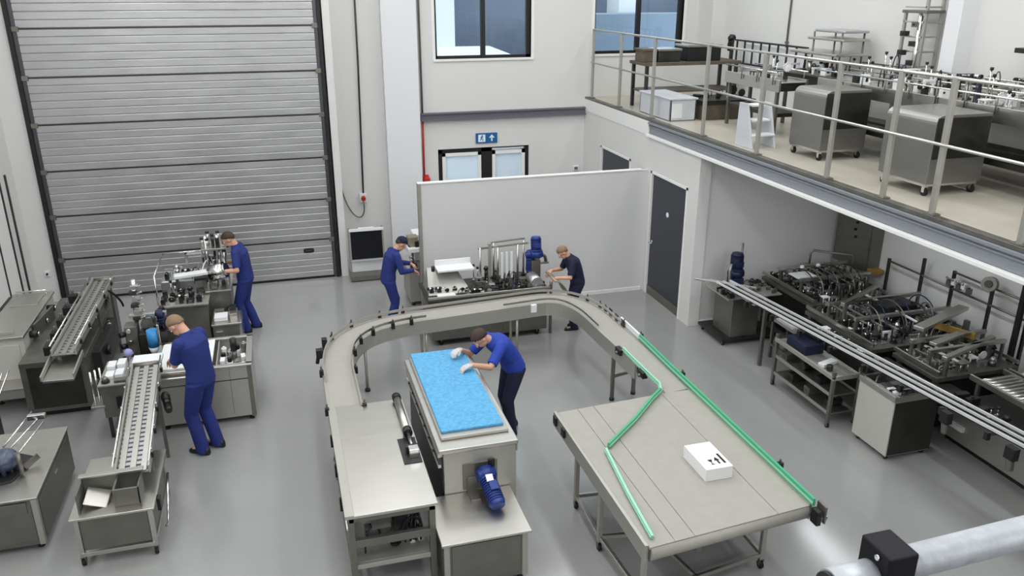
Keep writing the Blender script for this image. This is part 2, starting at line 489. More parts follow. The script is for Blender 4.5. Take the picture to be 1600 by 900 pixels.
def cabinet_body(root, x0, x1, y0, y1, z0, z1, m=None, top=None, panel_faces=('front',), over=0.015, tt=0.02):
    m = m or STEEL2
    bx('body', m, root, x0 + over, x1 - over, y0 + over, y1 - over, z0, z1 - tt)
    bx('top_sheet', top or STEEL, root, x0, x1, y0, y1, z1 - tt, z1, bevel=0.006)
    if 'front' in panel_faces:
        bx('front_panel', m, root, x0 + 0.07, x1 - 0.07, y0 + over - 0.008, y0 + over, z0 + 0.05, z1 - tt - 0.05)
    if 'right' in panel_faces:
        o = bx('side_panel', m, root, x1 - over, x1 - over + 0.008, y0 + 0.08, y1 - 0.08, z0 + 0.05, z1 - tt - 0.06)
        MB().box(x1 - over + 0.006, x1 - over + 0.02, (y0 + y1) / 2 - 0.05, (y0 + y1) / 2 + 0.05, z1 - 0.16, z1 - 0.145).build('handle', CHROME, o)
    if 'left' in panel_faces:
        bx('side_panel', m, root, x0 + over - 0.008, x0 + over, y0 + 0.08, y1 - 0.08, z0 + 0.05, z1 - tt - 0.06)

# ================================================================== THE SETTING
struct(bx('floor', FLOOR, None, -4.7, 9.4, -5.0, 17.0, -0.15, 0.0, bevel=0))
struct(bx('ceiling', WALL, None, -4.7, 9.4, -5.0, 17.0, 8.2, 8.3, bevel=0))
struct(bx('wall_left', WALL, None, -4.62, -4.42, -5.0, 17.0, 0, 8.2, bevel=0))
struct(bx('wall_right', WALL, None, 9.15, 9.35, -5.0, 16.5, 0, 8.2, bevel=0))
struct(bx('wall_front', FRONTW, None, -4.62, 9.35, -5.0, -4.8, 0, 8.2, bevel=0))
# wall round the roller door: piers and the lintel over it
g = MB(); g.box(-4.42, -4.06, 15.56, 16.7, 0, 8.2); g.box(0.95, 1.08, 15.53, 16.7, 0, 8.2); g.box(-4.06, 0.95, 15.56, 16.7, 5.6, 8.2)
g.box(-4.06, 0.95, 15.95, 16.7, 0, 5.6)
struct(g.build('wall_back', WALL, None))
# rear wall with two windows and the exit door opening
YR = 16.5
W1 = (3.15, 5.13, 4.02, 7.0); W2 = (6.50, 8.51, 4.05, 7.0); D1 = (3.14, 5.10, 0, 2.22)
g = MB()
g.box(1.08, 3.14, YR, YR + 0.2, 0, 8.2); g.box(3.14, 5.13, YR, YR + 0.2, 2.22, 4.02); g.box(3.14, 8.51, YR, YR + .2, 7.0, 8.2)
g.box(5.13, 6.50, YR, YR + .2, 0, 7.0); g.box(6.50, 8.51, YR, YR + .2, 0, 4.05); g.box(8.51, 9.35, YR, YR + .2, 0, 8.2)
g.box(5.10, 5.13, YR, YR + .2, 0, 2.22)
struct(g.build('wall_rear', WALL, None))
struct(bx('wall_pilaster', PILAST, None, 2.08, 2.76, YR - 0.22, YR + 0.02, 0, 8.2, bevel=0.004))
struct(bx('wall_column', PILAST, None, 8.88, 9.16, 9.32, 9.58, 3.18, 8.2, bevel=0.004))
struct(bx('wall_corner_pier', WALL, None, 8.86, 9.16, 15.9, 16.52, 3.18, 8.2, bevel=0.004))
def window(name, w):
    x0, x1, z0, z1 = w; g = MB(); t = 0.09
    ya, yb = YR + 0.06, YR + 0.14
    g.box(x0, x1, ya, yb, z0, z0 + t * .6); g.box(x0, x1, ya, yb, z1 - t, z1)
    g.box(x1 - t, x1, ya, yb, z0, z1); g.box(x0 + 0.0, x0 + t * .5, ya, yb, z0, z1)
    xm = x0 + (x1 - x0) * 0.50
    g.box(xm - 0.045, xm + 0.045, ya - .01, yb, z0, z1)
    o = struct(g.build(name, BLACK, None))
    s = MB(); s.box(x0 - .05, x1 + .05, YR - 0.03, YR + .06, z0 - 0.045, z0); s.build('window_sill', WHITE, o)
    s = MB(); s.box(x0 - .06, x0, YR - 0.01, YR + .06, z0, z1); s.box(x1, x1 + .06, YR - .01, YR + .06, z0, z1); s.build('window_casing', WHITE, o)
    MB().box(x0 + .04, x1 - .04, YR + 0.095, YR + 0.103, z0 + .04, z1 - .04).build('pane', GLASS, o)
window('window_1', W1); window('window_2', W2)
# exit door: black frame, two pale glazed leaves
g = MB(); ya, yb = YR + 0.03, YR + 0.13
x0, x1, _, z1 = D1
g.box(x0, x0 + .09, ya, yb, 0, z1); g.box(x1 - .08, x1, ya, yb, 0, z1); g.box(x0, 4.28, ya, yb, z1 - .09, z1); g.box(4.06, 4.30, ya, yb, 0, z1)
g.box(4.30, x1, ya, yb, z1 - .03, z1)
o = struct(g.build('door_1', BLACK, None))
for a, b in ((x0 + .09, 4.06), (4.30, x1 - .08)):
    s = MB(); s.box(a, a + .07, ya, yb, .02, z1 - .09); s.box(b - .07, b, ya, yb, .02, z1 - .09); s.box(a, b, ya, yb, z1 - .16, z1 - .09); s.box(a, b, ya, yb, .02, .2)
    lf = s.build('door_leaf', WHITE, o)
    MB().box(a + .06, b - .06, ya + .04, ya + .05, .15, z1 - .14).build('pane', PANEW, lf)
# inner wall below the mezzanine with two anthracite doors
XI = 6.336
g = MB()
yd = [(11.75, 13.05), (14.05, 15.45)]
g.box(XI, XI + .2, 11.36, 11.70, 0, 2.9); g.box(XI, XI + .2, 13.10, 14.0, 0, 2.9); g.box(XI, XI + .2, 15.5, YR, 0, 2.9)
g.box(XI, XI + .2, 11.70, 13.10, 2.30, 2.9); g.box(XI, XI + .2, 14.0, 15.5, 2.33, 2.9)
struct(g.build('wall_inner', WALL, None))
for k, (a, b) in enumerate(yd):
    zt = 2.26 if k == 0 else 2.29
    o = struct(bx('door_%d' % (k + 2), DGREY, None, XI + .03, XI + .09, a, b, 0.16, zt))
    g = MB(); g.box(XI - .008, XI + .16, a - .05, a, 0, zt + .04); g.box(XI - .008, XI + .16, b, b + .05, 0, zt + .04); g.box(XI - .008, XI + .16, a - .05, b + .05, zt, zt + .04)
    g.build('door_frame', WHITE, o)
    MB().box(XI + .02, XI + .08, a, b, 0.0, .16).build('kick_plate', STEELD, o, .003)
    g = MB(); g.cyl((XI + .03, b - .09, 1.02), (XI - .035, b - .09, 1.02), .011, 8); g.cyl((XI - .035, b - .09, 1.02), (XI - .035, b - .21, 1.02), .011, 8); g.cyl((XI + .03, b - .09, 1.02), (XI + .022, b - .09, 1.02), .028, 12)
    g.build('door_handle', CHROME, o)
    if k == 0:
        g = MB(); g.cyl((XI + .031, 12.42, 1.66), (XI + .024, 12.42, 1.66), .045, 16); g.build('door_sign', SIGNG, o)
# wall at the back of the bay below the mezzanine
struct(bx('wall_recess', WALL, None, XI + .2, 9.15, 11.40, 11.56, 0, 2.9, bevel=0))
struct(bx('mezzanine_floor', FLOOR2, None, XI + .02, 9.15, -4.8, YR, 2.98, 3.18, bevel=0))
struct(bx('mezzanine_soffit', WALL, None, XI + .1, 9.15, -4.8, 11.4, 2.90, 2.98, bevel=0))
struct(bx('trim_1', WHITE, None, XI - .01, XI + .12, 13.3, YR, 2.90, 3.14, bevel=.003))
g = MB(); g.box(XI + .01, XI + .1, -4.8, 13.3, 2.93, 3.12); g.box(XI - .03, XI + .1, -4.8, 13.3, 3.10, 3.135); g.box(XI - .015, XI + .02, -4.8, 13.3, 3.055, 3.075)
struct(g.build('trim_2', FASCIA, None, .003))
struct(bx('trim_3', WHITE, None, XI - .06, XI + .12, -4.8, 13.3, 2.885, 2.925, bevel=.003))
struct(bx('trim_4', STEELD, None, XI + .0, XI + .10, -4.8, YR, 3.14, 3.185, bevel=.003))
# partition standing in front of the exit door
g = MB(); g.box(2.17, 6.20, 13.22, 13.30, 0, 2.29)
o = struct(g.build('wall_partition', WALL2, None))
g = MB(); g.box(2.15, 2.20, 13.20, 13.32, 0, 2.30); g.build('edge_post', STEEL2, o, .003)
g = MB(); g.box(2.15, 6.22, 13.205, 13.315, 2.29, 2.31); g.build('capping', WHITE, o, .003)
g = MB(); g.box(6.20, 6.336, 13.22, 13.30, 0, 2.29); g.build('end_infill', WALL2, o)
# skirting of the inner walls
struct(bx('baseboard_partition', WHITE, None, 2.2, 6.3, 13.205, 13.222, 0, .07, bevel=.002))
struct(bx('baseboard_recess', WHITE, None, XI + .2, 9.1, 11.385, 11.402, 0, .07, bevel=.002))
# beam along the rear wall at mezzanine height, turning back at its left end
g = MB(); g.box(2.80, 6.34, YR - .10, YR + .01, 2.95, 2.98); g.box(2.80, 6.34, YR - .06, YR + .01, 2.84, 2.95); g.box(2.80, 6.34, YR - .10, YR + .01, 2.82, 2.845)
struct(g.build('trim_5', BEAMP, None, .003))
# left wall: a white double door with dark seams
g = MB()
for y0, y1 in ((13.0, 13.98), (14.06, 14.60)):
    g.box(-4.42, -4.385, y0, y1, 0.02, 2.40)
o = struct(g.build('door_4', WHITE, None, .004))
g = MB()
for yy in (14.02, 14.66, 15.06): g.box(-4.425, -4.38 if yy < 15 else -4.395, yy - .025, yy + .025, 0, 2.46)
g.box(-4.425, -4.38, 12.9, 14.66, 2.42, 2.47)
g.build('door_frame', STEELX, o, .003)
# outdoors behind the windows: the neighbouring building, its white column and the low roof
struct(bx('exterior_wall', EXTW, None, 1.0, 11.5, 21.0, 21.2, 0, 5.75, bevel=0))
g = MB(); g.box(3.55, 4.35, 20.2, 21.0, 0, 6.0); g.box(8.6, 9.2, 20.2, 21.0, 0, 6.0); g.box(11.0, 12.5, 19.5, 21.0, 0, 6.0)
struct(g.build('exterior_column', EXTC, None))
g = MB(); g._add([(3.6, 17.6, 3.55), (6.2, 17.6, 3.55), (5.2, 20.2, 4.0), (3.9, 20.2, 4.0), (3.6, 17.6, 0), (6.2, 17.6, 0), (5.2, 20.2, 0), (3.9, 20.2, 0)], [(0, 1, 2, 3), (0, 1, 5, 4), (1, 2, 6, 5), (2, 3, 7, 6), (3, 0, 4, 7), (4, 5, 6, 7)])
struct(g.build('exterior_roof', EXTC, None))
struct(bx('exterior_annexe', EXTB, None, 6.7, 12.0, 19.0, 20.0, 0, 4.75, bevel=0))
struct(bx('exterior_ground', EXTC, None, -2, 13, 16.9, 23, -.3, -.15, bevel=0))

# ------------------------------------------------------------------ roller door
YD = 15.56
rd = thing('roller_door', 'tall silver sectional roller door with black side rails at the back of the hall', 'roller door', (-1.58, YD, 0))
zz = [0.03, 0.79, 1.58, 2.38, 3.18, 3.96, 4.74, 5.52]
for a, b in zip(zz, zz[1:]):
    g = MB(); h = b - a - 0.012; n = 6
    for i in range(n):
        z0 = a + h * i / n; z1 = a + h * (i + 1) / n
        g.box(-3.93, 0.80, YD - .012, YD + .03, z0 + .008, z1 - .008)
        g.box(-3.93, 0.80, YD - .004, YD + .03, z0, z1)
    p = g.build('panel', ROLL, rd, .006)
    MB().box(-3.93, 0.80, YD - .016, YD + .02, b - 0.020, b + 0.004).build('joint_strip', STEELX, p)
    for xx in (-3.94, 0.81):
        MB().box(xx - .05, xx + .05, YD - .05, YD - .01, b - .05, b + .03).build('hinge_bracket', STEELD, p, .004)
for xa, xb in ((-4.06, -3.99), (0.86, 0.92)):
    g = MB(); g.box(xa, xb, YD - .06, YD + .06, 0, 5.6); g.build('guide_rail', BLACK, rd, .004)
for xa, xb in ((-3.99, -3.93), (0.80, 0.86)):
    g = MB(); g.box(xa, xb, YD - .02, YD + .05, 0.0, 5.55); g.build('edge_stile', ROLLG, rd, .004)
bx('bottom_seal', RUBBER, rd, -3.95, 0.82, YD - .02, YD + .03, 0.0, .045)
g = MB(); g.loft([[Vector((0.36 + .10 * math.copysign(abs(math.cos(t)) ** .5, math.cos(t)), YD - d, 0.58 + .045 * math.copysign(abs(math.sin(t)) ** .5, math.sin(t)))) for t in [2 * PI * i / 20 for i in range(20)]] for d in (.0, .025)], False)
h = g.build('grab_handle', BLACK, rd, .004)
MB().box(.30, .42, YD - .035, YD - .02, .565, .595).build('grip', STEELX, h, .004)

# ------------------------------------------------------------------ wall fittings
t = thing('emergency_exit_sign', 'small blue and white emergency exit sign above the exit door', 'sign', (4.16, YR - .02, 2.29))
bx('sign_board', SIGNB, t, 3.94, 4.40, YR - .03, YR + .0, 2.31, 2.52, bevel=.004)
g = MB(); y = YR - .034
g.box(3.99, 4.14, y, YR - .028, 2.34, 2.49); g.build('door_pictogram', SIGNG, t)
g = MB(); yy = YR - .038                                               # running figure
g.cyl((4.075, yy, 2.468), (4.075, yy + .008, 2.468), .014, 12)
g.beam((4.07, yy + .003, 2.455), (4.055, yy + .003, 2.41), .006, .022); g.beam((4.055, yy + .003, 2.41), (4.095, yy + .003, 2.385), .006, .014); g.beam((4.095, yy + .003, 2.385), (4.085, yy + .003, 2.355), .006, .012)
g.beam((4.055, yy + .003, 2.41), (4.03, yy + .003, 2.375), .006, .014); g.beam((4.07, yy + .003, 2.45), (4.10, yy + .003, 2.43), .006, .011); g.beam((4.065, yy + .003, 2.45), (4.035, yy + .003, 2.435), .006, .011)
g.build('running_figure', SIGNB, t)
g = MB(); g.box(4.265, 4.295, y, YR - .028, 2.35, 2.43)
g._add([(4.22, y, 2.42), (4.34, y, 2.42), (4.28, y, 2.49), (4.22, YR - .028, 2.42), (4.34, YR - .028, 2.42), (4.28, YR - .028, 2.49)], [(0, 1, 2), (5, 4, 3), (0, 1, 4, 3), (1, 2, 5, 4), (2, 0, 3, 5)])
g.build('arrow', SIGNG, t)
t = thing('power_drop_cable', 'thin dark cable run down the wall right of the roller door to a red plug', 'cable', (1.6, YR - .04, 1.3))
g = MB(); g.tube([(1.66, YR - .03, 8.0), (1.62, YR - .03, 4.0), (1.56, YR - .03, 1.42)], .018, 8); g.build('conduit', STEELX, t)
g = MB(); g.box(1.48, 1.62, YR - .09, YR, 1.24, 1.42); g.build('switch_box', WPLAST, t, .006)
g = MB(); g.cyl((1.55, YR - .09, 1.34), (1.55, YR - .15, 1.32), .045, 14); g.build('red_plug', RED, t)
g = MB(); g.tube(bez((1.55, YR - .13, 1.28), (1.6, YR - .14, .75), (1.25, YR - .1, .85), (1.13, YR - .05, 1.55), 16), .014, 7); g.build('cable_loop', STEELD, t)
t = thing('alarm_drop', 'thin red pipe down the wall to a red bell left of the exit door', 'alarm', (2.9, YR - .04, 1.5))
g = MB(); g.tube([(2.84, YR - .03, 8.0), (2.84, YR - .03, 2.9)], .02, 8); g.build('upper_pipe', STEELD, t)
g = MB(); g.tube([(2.84, YR - .03, 2.9), (2.83, YR - .03, 1.7)], .02, 8); g.build('red_pipe', RED, t)
g = MB(); g.box(2.80, 2.92, YR - .06, YR - .006, 1.52, 1.72); g.cyl((2.87, YR - .06, 1.62), (2.87, YR - .12, 1.62), .085, 18, .05); g.build('bell', RED, t, .006)
t = thing('wall_socket_box', 'small pale socket box low on the rear wall near the corner with the inner wall', 'socket', (6.16, YR, 1.6))
bx('cover', WPLAST, t, 6.10, 6.22, YR - .05, YR, 1.62, 1.72, bevel=.006); bx('socket_flap', STEELD, t, 6.12, 6.20, YR - .058, YR - .05, 1.64, 1.70)
t = thing('wall_valve', 'small grey switch box low on the pier left of the roller door', 'switch', (-4.2, 15.5, .55))
bx('cover', WPLAST, t, -4.25, -4.17, 15.52, 15.56, .50, .60, bevel=.006); MB().cyl((-4.21, 15.52, .55), (-4.21, 15.49, .55), .02, 10).build('knob', STEELX, t)
t = thing('wall_conduit', 'thin grey conduit up the right wall above the mezzanine machines', 'conduit', (9.13, 13.58, 3.2))
MB().tube([(9.13, 13.58, 3.2), (9.13, 13.58, 7.9)], .018, 8).build('pipe', STEELD, t)
g = MB()
for z in (3.6, 4.4, 5.2, 6.0): g.box(9.11, 9.15, 13.54, 13.62, z, z + .03)
g.build('pipe_clip', STEELD, t)
t = thing('panel_trolley', 'steel frame on a low base holding a black panel beside the roller door', 'trolley', (1.45, 15.25, 0))
bx('base_tray', STEELD, t, 1.10, 1.80, 15.10, 15.50, .02, .12)
for x in (1.13, 1.77): leg(t, x, 15.40, .12, 1.02, .04)
g = MB(); g.cbox((1.45, 15.28, .70), (.60, .03, .58), 0, -.10); g.build('black_panel', SCREEN, t, .006)
g = MB(); g.cbox((1.45, 15.24, 1.00), (.66, .06, .05), 0, -.1); g.cbox((1.45, 15.24, 1.03), (.3, .05, .03)); g.build('top_bar', WPLAST, t, .004)
g = MB(); g.cbox((1.45, 15.30, .39), (.64, .07, .05)); g.build('lower_bar', WPLAST, t, .004)
for x in (1.13, 1.77):
    MB().cbox((x, 15.29, .70), (.03, .04, .62), 0, -.1).build('side_bar', STEEL2, t, .003)
bx('lower_panel', WPLAST, t, 1.15, 1.75, 15.36, 15.38, .12, .38)

# ------------------------------------------------------------------ mezzanine railing
rl = thing('mezzanine_railing', 'steel two-rail guard railing along the edge of the mezzanine', 'railing', (XI + .06, 8, 3.18))
py = [16.25, 14.82, 13.36, 11.49, 9.94, 8.37, 7.37, 6.63, 5.54, 4.5, 3.5, 2.5]
XR = XI + .06
for k, y in enumerate(py):
    g = MB(); g.box(XR - .022, XR + .022, y - .03, y + .03, 3.18, 4.56); o = g.build('post', STEEL2, rl, .004)
    MB().box(XR - .05, XR + .05, y - .07, y + .07, 3.18, 3.20).build('foot_plate', STEELD, o, .003)
g = MB(); g.cyl((XR, 2.3, 4.55), (XR, 16.3, 4.55), .018, 10); g.build('top_rail', STEEL, rl)
g = MB(); g.cyl((XR - .02, 2.3, 3.90), (XR - .02, 16.3, 3.90), .016, 10); g.build('middle_rail', STEEL, rl)

# ================================================================== PEOPLE
def remesh(o, voxel, smooth=3):
    r = o.modifiers.new('remesh', 'REMESH'); r.mode = 'VOXEL'; r.voxel_size = voxel; r.use_smooth_shade = True
    if smooth:
        s = o.modifiers.new('smooth', 'SMOOTH'); s.factor = 0.5; s.iterations = smooth
def limb(g, pts, rs, n=14):
    """tapered limb through the joints with rounded ends"""
    P = [Vector(p) for p in pts]; path = []; rad = []
    for i in range(len(P) - 1):
        for k in range(5):
            t = k / 5; path.append(P[i].lerp(P[i + 1], t)); rad.append(rs[i] * (1 - t) + rs[i + 1] * t)
    path.append(P[-1]); rad.append(rs[-1])
    g.tube(path, rad, n)
    for p, r in zip(P, rs): g.sph(p, r * 0.985, 12, 8)
def ik(S, T, l1, l2, pole):
    d = T - S; L = min(d.length, (l1 + l2) * 0.998); u = d.normalized(); T = S + u * L
    a = (l1 * l1 - l2 * l2 + L * L) / (2 * L); h = math.sqrt(max(l1 * l1 - a * a, 0))
    p = pole - u * pole.dot(u)
    p.normalize()
    return S + u * a + p * h, T
def person(name, label, pos, face, lean=20, bend=20, head=35, hands=None, handdir=None, kit=None, H=1.75, stance=(0.0, 0.0), turn=0, squat=0.0, curl=1.0):
    """kit: dict(top, legs, sleeve ('short'/'long'), gloves, hat, hair)"""
    s = H / 1.75
    root = thing(name, label, 'person', pos)
    pos = Vector(pos)
    fz = math.radians(face)
    f = Vector((math.cos(fz), math.sin(fz), 0)); l = Vector((-f.y, f.x, 0)); z = Vector((0, 0, 1))
    a1 = math.radians(lean); a2 = math.radians(lean + bend); a3 = math.radians(head)
    pel = pos + z * (0.93 * s - squat) - f * (0.10 * math.sin(a1))
    u1 = z * math.cos(a1) + f * math.sin(a1); u2 = z * math.cos(a2) + f * math.sin(a2)
    um = (u1 + u2).normalized()
    hu = z * math.cos(a3) + f * math.sin(a3); hf = (f * math.cos(a3) - z * math.sin(a3))
    if turn:
        R = Matrix.Rotation(math.radians(turn), 3, hu); hf = R @ hf
    hl = hu.cross(hf)
    waist = pel + u1 * 0.15 * s; chest = waist + um * 0.20 * s; shl = chest + u2 * 0.15 * s; neck = shl + u2 * 0.06 * s
    hc = neck + (u2 * .3 + hu * .7).normalized() * 0.135 * s + hf * 0.03 * s
    shd = [shl + l * (0.175 * s * k) - u2 * 0.02 for k in (1, -1)]
    hip = [pel + l * (0.09 * s * k) - u1 * 0.02 for k in (1, -1)]
    ank = [pos + l * (0.10 * s * k) + f * stance[i] + z * 0.09 * s for i, k in enumerate((1, -1))]
    knee = []
    for i in range(2):
        k, _ = ik(hip[i], ank[i], 0.43 * s, 0.42 * s, f); knee.append(k)
    elb, wri = [], []
    for i, k in enumerate((1, -1)):
        T = Vector(hands[i]); dd = (T - shd[i]).normalized()
        e, w = ik(shd[i], T - dd * 0.06, 0.29 * s, 0.26 * s, (-z * 1.0 + l * (0.55 * k) - f * 0.25)); elb.append(e); wri.append(w)
    def ring(c, ax, by, w, d, n=20, flat=2.3):
        out = []
        for i in range(n):
            t = 2 * PI * i / n; ct, st = math.cos(t), math.sin(t)
            out.append(c + ax * (w * math.copysign(abs(ct) ** (2 / flat), ct)) + by * (d * math.copysign(abs(st) ** (2 / flat), st)))
        return out
    fd1 = (f * math.cos(a1) - z * math.sin(a1)); fd2 = (f * math.cos(a2) - z * math.sin(a2)); fdm = (fd1 + fd2).normalized()
    def torso(g, e=0.0, lo=True, hi=True):
        R = []
        if lo: R += [ring(pel - u1 * .10 * s, l, fd1, .10 * s + e, .085 * s + e), ring(pel - u1 * .05 * s, l, fd1, .165 * s + e, .115 * s + e), ring(pel + u1 * .03 * s, l, fd1, .168 * s + e, .118 * s + e)]
        R += [ring(waist, l, fdm, .150 * s + e, .108 * s + e)]
        if hi: R += [ring(chest - um * .06 * s, l, fdm, .165 * s + e, .118 * s + e), ring(chest + um * .06 * s, l, fd2, .180 * s + e, .118 * s + e), ring(shl - u2 * .03 * s, l, fd2, .175 * s + e, .095 * s + e), ring(shl + u2 * .02 * s, l, fd2, .120 * s + e, .07 * s + e), ring(neck, l, fd2, .058 * s + e, .058 * s + e)]
        g.loft(R)
    # --- body: one continuous surface
    g = MB(); glv = [MB(), MB()]; torso(g)
    for i in range(2):
        limb(g, [hip[i], knee[i], ank[i]], [.085 * s, .056 * s, .040 * s])
        c = knee[i].lerp(ank[i], .32) - f * .012
        g.ell(c, l * .052 * s, f * .058 * s, (knee[i] - ank[i]).normalized() * .13 * s)
        limb(g, [ank[i] - z * .03 * s - f * .03, ank[i] - z * .055 * s + f * .12 * s], [.038 * s, .03 * s])
        limb(g, [shd[i], elb[i], wri[i]], [.052 * s, .040 * s, .028 * s])
        g.ell(shd[i], l * .06 * s, fd2 * .06 * s, u2 * .06 * s)
        # hand: palm, four fingers of unequal length, thumb from the side
        k = (1, -1)[i]
        d = handdir[i] if handdir else ((Vector(hands[i]) - elb[i]).normalized() * .8 - z * .35).normalized()
        d = Vector(d).normalized()
        n = -z if abs(d.z) < .85 else f                                    # palm looks down
        sd = d.cross(n).normalized(); n = sd.cross(d).normalized()
        if n.z > 0: n = -n
        W = wri[i]; pk = W + d * .085 * s
        for hg, ex in ([(g, 0.0)] + ([(glv[i], .003)] if kit.get('gloves') else [])):
            for q in (-1.5, -.5, .5, 1.5):
                limb(hg, [W + sd * q * .012, pk + sd * q * .022], [.019 + ex, .0135 + ex], 10)
            for q, L in zip((-1.5, -.5, .5, 1.5), (.060, .076, .082, .070)):
                b0 = pk + sd * q * .0225; c1 = .35 * curl; c2 = 1.0 * curl
                b1 = b0 + (d * math.cos(c1) + n * math.sin(c1) + sd * q * .06).normalized() * L * .55 * s
                b2 = b1 + (d * math.cos(c2) + n * math.sin(c2)).normalized() * L * .50 * s
                limb(hg, [b0, b1, b2], [.0105 + ex, .0092 + ex, .008 + ex], 8)
            ts = sd * (1 if (sd.dot(l) * k) < 0 else -1)
            t0 = W + d * .025 + ts * .022; t1 = W + d * .065 + ts * .048 + n * .012; t2 = t1 + (d * .8 + ts * .2 + n * .5).normalized() * .035
            limb(hg, [t0, t1, t2], [.015 + ex, .0115 + ex, .009 + ex], 8)
    limb(g, [neck - u2 * .03, hc - hf * .025 * s - hu * .05 * s], [.058 * s, .052 * s])
    g.ell(hc + hu * .022 * s - hf * .012 * s, hl * .076 * s, hf * .098 * s, hu * .098 * s)
    g.ell(hc - hu * .055 * s + hf * .028 * s, hl * .056 * s, hf * .064 * s, hu * .068 * s)
    g.ell(hc - hu * .100 * s + hf * .060 * s, hl * .026 * s, hf * .026 * s, hu * .020 * s)
    g.tube([hc + hu * .022 * s + hf * .086 * s, hc - hu * .024 * s + hf * .106 * s], [.009, .015], 8)
    g.sph(hc - hu * .026 * s + hf * .104 * s, .015)
    for k in (1, -1):
        g.ell(hc + hu * .034 * s + hf * .075 * s + hl * .03 * k, hl * .026, hf * .014, hu * .009)
        g.ell(hc - hu * .008 * s - hf * .012 * s + hl * .079 * s * k, hl * .010, hf * .020, hu * .031)
    g.ell(hc - hu * .060 * s + hf * .088 * s, hl * .024, hf * .010, hu * .008)
    b = g.build('body', SKIN, root); remesh(b, .0055, 3)
    for k in (1, -1):
        e = MB(); e.mat(0).sph(hc + hu * .012 * s + hf * .080 * s + hl * .031 * k, .0125); e.mat(1).sph(hc + hu * .011 * s + hf * .087 * s + hl * .031 * k, .0072); e.build('eye', [WPLAST, BLACK], root)
    # --- hair / hat
    hr = kit.get('hair', HAIRB)
    up = (hu * .80 - hf * .62).normalized()
    c = hc + hu * .022 * s - hf * .012 * s
    h = MB(); h.ell(c, hl * .086 * s, hf * .108 * s, hu * .109 * s, 28, 20, keep=lambda p: (p - c).normalized().dot(up) > -.12)
    o = h.build('hair', hr, root); m = o.modifiers.new('solid', 'SOLIDIFY'); m.thickness = .014; m.offset = -1
    if kit.get('hat'):
        up2 = (hu * .95 - hf * .15).normalized()
        h = MB(); h.ell(c, hl * .094 * s, hf * .116 * s, hu * .122 * s, 28, 20, keep=lambda p: (p - c).normalized().dot(up2) > .18)
        o = h.build('cap', kit['hat'], root); m = o.modifiers.new('solid', 'SOLIDIFY'); m.thickness = .014; m.offset = -1
        v = MB(); cc = c + hu * .035
        pts = []
        for sgn in (0, .008):
            for i in range(13):
                t = -1.15 + 2.3 * i / 12
                pts.append(cc + hf * (.10 + .085 * math.cos(t)) * s * 1.0 + hl * .085 * s * math.sin(t) + hu * (sgn + .012 - .02 * (math.cos(t))))
        for sgn in (0,): pass
        v._add(pts, [tuple(range(13)), tuple(reversed(range(13, 26)))] + [(i, 13 + i, 13 + (i + 1) % 13, (i + 1) % 13) for i in range(13)])
        v.build('visor', kit['hat'], o)
    # --- clothes
    e = .013
    def sleeves(g):
        for i in range(2):
            if kit.get('sleeve') == 'long':
                limb(g, [shd[i], elb[i], elb[i].lerp(wri[i], .92)], [.070 * s, .056 * s, .042 * s])
            else:
                q = shd[i].lerp(elb[i], .86)
                g.cyl(shd[i], q, .070 * s, 18, .064 * s)
            g.ell(shd[i] - l * (.012 if i == 0 else -.012), l * .072 * s, fd2 * .076 * s, u2 * .074 * s)
    def legs(g):
        for i in range(2):
            lo = ank[i] - z * .066 * s - f * .004
            P = [hip[i], hip[i].lerp(knee[i], .5), knee[i], knee[i].lerp(ank[i], .45), lo]
            rr = [.105 * s, .093 * s, .077 * s, .076 * s, .072 * s]
            rings = []
            for j, (p, r) in enumerate(zip(P, rr)):
                rings.append(ring(p, l, f, r, r * 1.05, 18, 2.0))
            g.loft(rings)
    if kit.get('coverall'):
        g = MB(); torso(g, e); sleeves(g); legs(g)
        o = g.build('coverall', kit['top'], root); remesh(o, .010, 4)
    else:
        g = MB(); torso(g, e + .004, lo=False); g.loft([ring(pel - u1 * .02 * s, l, fd1, .185 * s, .135 * s), ring(pel + u1 * .05 * s, l, fd1, .184 * s, .134 * s), ring(waist, l, fdm, .167 * s, .125 * s)]); sleeves(g)
        o = g.build('shirt', kit['top'], root); remesh(o, .010, 4)
        g = MB(); g.loft([ring(pel - u1 * .12 * s, l, fd1, .10 * s, .085 * s), ring(pel - u1 * .05 * s, l, fd1, .176 * s, .125 * s), ring(pel + u1 * .05 * s, l, fd1, .176 * s, .126 * s), ring(pel + u1 * .10 * s, l, fd1, .165 * s, .12 * s)]); legs(g)
        o = g.build('trousers', kit['legs'], root); remesh(o, .010, 4)
    g = MB(); g.loft([ring(neck - u2 * .035 * s, l, fd2, .085 * s, .08 * s), ring(neck + u2 * .012 * s, l, fd2, .068 * s, .068 * s)])
    g.build('collar', kit['top'], root)
    if kit.get('gloves'):
        for i in range(2):
            o = glv[i].build('glove', GLOVE, root); remesh(o, .0055, 3)
    for i in range(2):
        g = MB(); A = ank[i]; b0 = Vector((A.x, A.y, pos.z)); R = []
        for q, w, hgt in ((-.085, .022, .05), (-.07, .036, .085), (-.02, .040, .10), (.05, .042, .075), (.11, .047, .055), (.16, .040, .045), (.185, .02, .03)):
            c0 = b0 + f * q * s; rr = []
            for t in range(14):
                an = 2 * PI * t / 14; ct, st = math.cos(an), math.sin(an)
                rr.append(c0 + l * (w * s * math.copysign(abs(ct) ** .7, ct)) + z * (hgt * s * .5 * (1 + math.copysign(abs(st) ** .6, st)) + .0005))
            R.append(rr)
        g.loft(R); g.build('shoe', SHOE, root)
    return root

